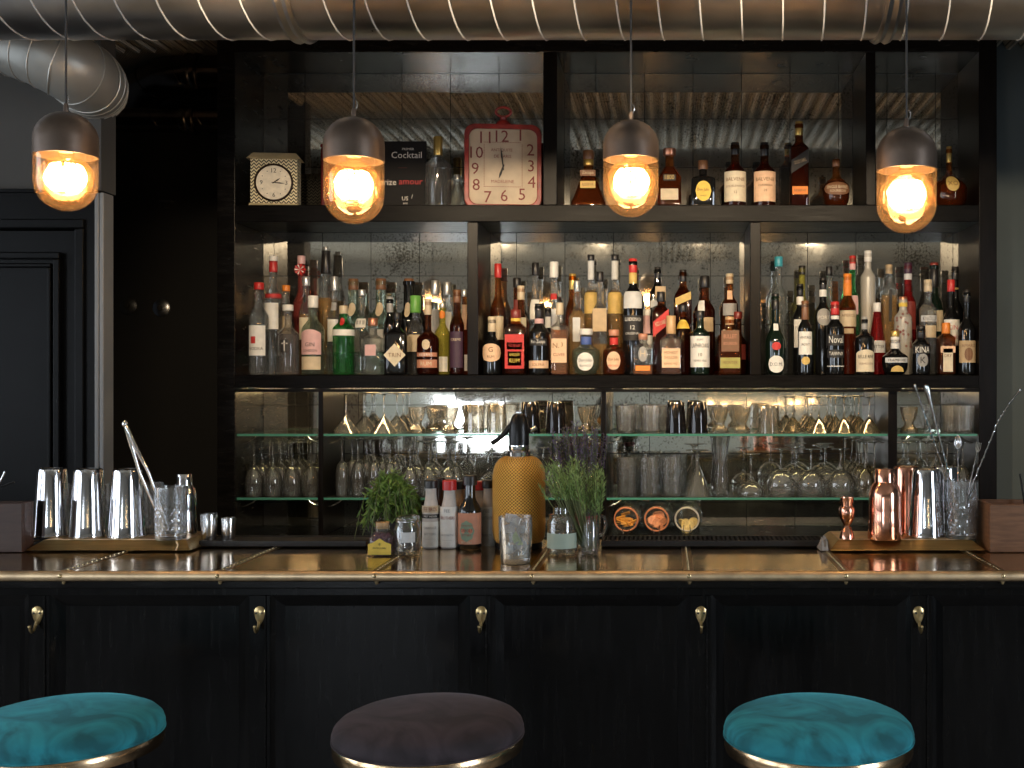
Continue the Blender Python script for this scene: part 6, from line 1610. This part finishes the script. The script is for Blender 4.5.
# ------------------------------------------------------------------ light
def area(name, loc, rot, sx, sy, power, color, spread=180):
    l = bpy.data.lights.new(name, 'AREA'); l.shape = 'RECTANGLE'; l.size = sx; l.size_y = sy; l.energy = power; l.color = color; l.spread = math.radians(spread)
    o = bpy.data.objects.new(name, l); COL.objects.link(o); o.location = loc; o.rotation_euler = rot; return o
DAY = (.90,.95,1.0)
for k, (o0, o1, b0, b1) in enumerate(LW):
    area('daylight', (LX - .16, (o0+o1)/2, (b0+b1)/2), (0, -PI/2, 0), b1 - b0, o1 - o0, L_LEFT, DAY)
for k, (o0, o1, b0, b1) in enumerate(BW):
    area('daylight', ((o0+o1)/2, FARY - .16, (b0+b1)/2), (PI/2, 0, 0), (o1 - o0)*1.3, (b1 - b0)*1.3, L_BACK * (o1 - o0) * (b1 - b0) * 1.7, DAY)
for k, (o0, o1, b0, b1) in enumerate(RW):
    area('daylight', (RX + .16, (o0+o1)/2, (b0+b1)/2), (0, PI/2, 0), b1 - b0, o1 - o0, L_RIGHT, DAY)
# unseen warm spotlights, added above the stools to light the shelves
sp0 = None
for k, x in enumerate((-1.08, -.41, .24, .92)):
    loc = Vector((x, 2.30, 2.50)); tgt = Vector((x, YF + .10, 1.60)); d = (tgt - loc).normalized()
    lab = ('added unseen ceiling spotlight over the far left of the bottle shelves', 'added unseen ceiling spotlight over the left half of the bottle shelves', 'added unseen ceiling spotlight over the right half of the bottle shelves', 'added unseen ceiling spotlight over the far right of the bottle shelves')[k]
    t = thing('added_spotlight', lab, 'spotlight', loc, group='ceiling spotlights')
    q = Vector((0,0,1)).rotation_difference(d).to_matrix().to_4x4()
    G().lathe([(0,-.06),(.026,-.06),(.030,-.05),(.034,.03),(.031,.03),(.027,-.04),(0,-.045)], 24, M=q).build('housing', M_blackplastic, t)
    G().tube([(0,0,CEIL - 2.501),(0,0,.02)], .006, 8).build('stem', M_blackplastic, t)
    l = bpy.data.lights.new('added_spot_beam', 'SPOT'); l.energy = L_SPOT; l.color = (1.0,.78,.52); l.spot_size = math.radians(64); l.spot_blend = .6; l.shadow_soft_size = .03
    o = bpy.data.objects.new('added_spot_beam', l); COL.objects.link(o); o.location = loc + d*.02; o.rotation_euler = d.to_track_quat('-Z', 'Y').to_euler()
# little festoon lights on the far wall (seen as sparks in the mirrors)
t = thing('festoon_lights', 'short string of small warm festoon bulbs on the far wall, seen in the mirrors', 'string lights', (0, FARY + .05, 0))
pts = [(.55 + .16*k, 0, 1.36 - .05*math.sin(PI*k/7)) for k in range(8)]
G().tube([(.40, -.03, 1.42)] + pts + [(1.83, -.03, 1.42)], .004, 6).build('cable', M_blackplastic, t)
M_fest = P('festoon_bulb', (.9,.6,.3), .5, emit=((1,.62,.28), 40))
for x, y, z in pts: G().ball((x, y + .002, z - .03), .018, 10, 8, 1.3).build('bulb', M_fest, t)
w = bpy.data.worlds.new('World'); SC.world = w; w.use_nodes = True
w.node_tree.nodes['Background'].inputs[0].default_value = (.55,.65,.8,1); w.node_tree.nodes['Background'].inputs[1].default_value = .02

# ------------------------------------------------------------------ camera and render settings
cam = bpy.data.cameras.new('camera'); co = bpy.data.objects.new('camera', cam); COL.objects.link(co)
co.location = (0, 0, EYE); co.rotation_euler = (PI/2, 0, 0)
cam.sensor_width = 36; cam.lens = 36*F/1024; cam.shift_x = -(VX - 512)/1024; cam.shift_y = 0
cam.clip_start = .05; cam.clip_end = 60
SC.camera = co
SC.view_settings.view_transform = 'Standard'; SC.view_settings.look = 'None'; SC.view_settings.gamma = 1; SC.view_settings.use_curve_mapping = False
SC.view_settings.exposure = EXPO
cy = SC.cycles
cy.max_bounces = 18; cy.diffuse_bounces = 3; cy.glossy_bounces = 5; cy.transmission_bounces = 14; cy.transparent_max_bounces = 40
cy.caustics_reflective = False; cy.caustics_refractive = False; cy.sample_clamp_indirect = 4; cy.sample_clamp_direct = 0
cy.use_denoising = True; cy.blur_glossy = .6
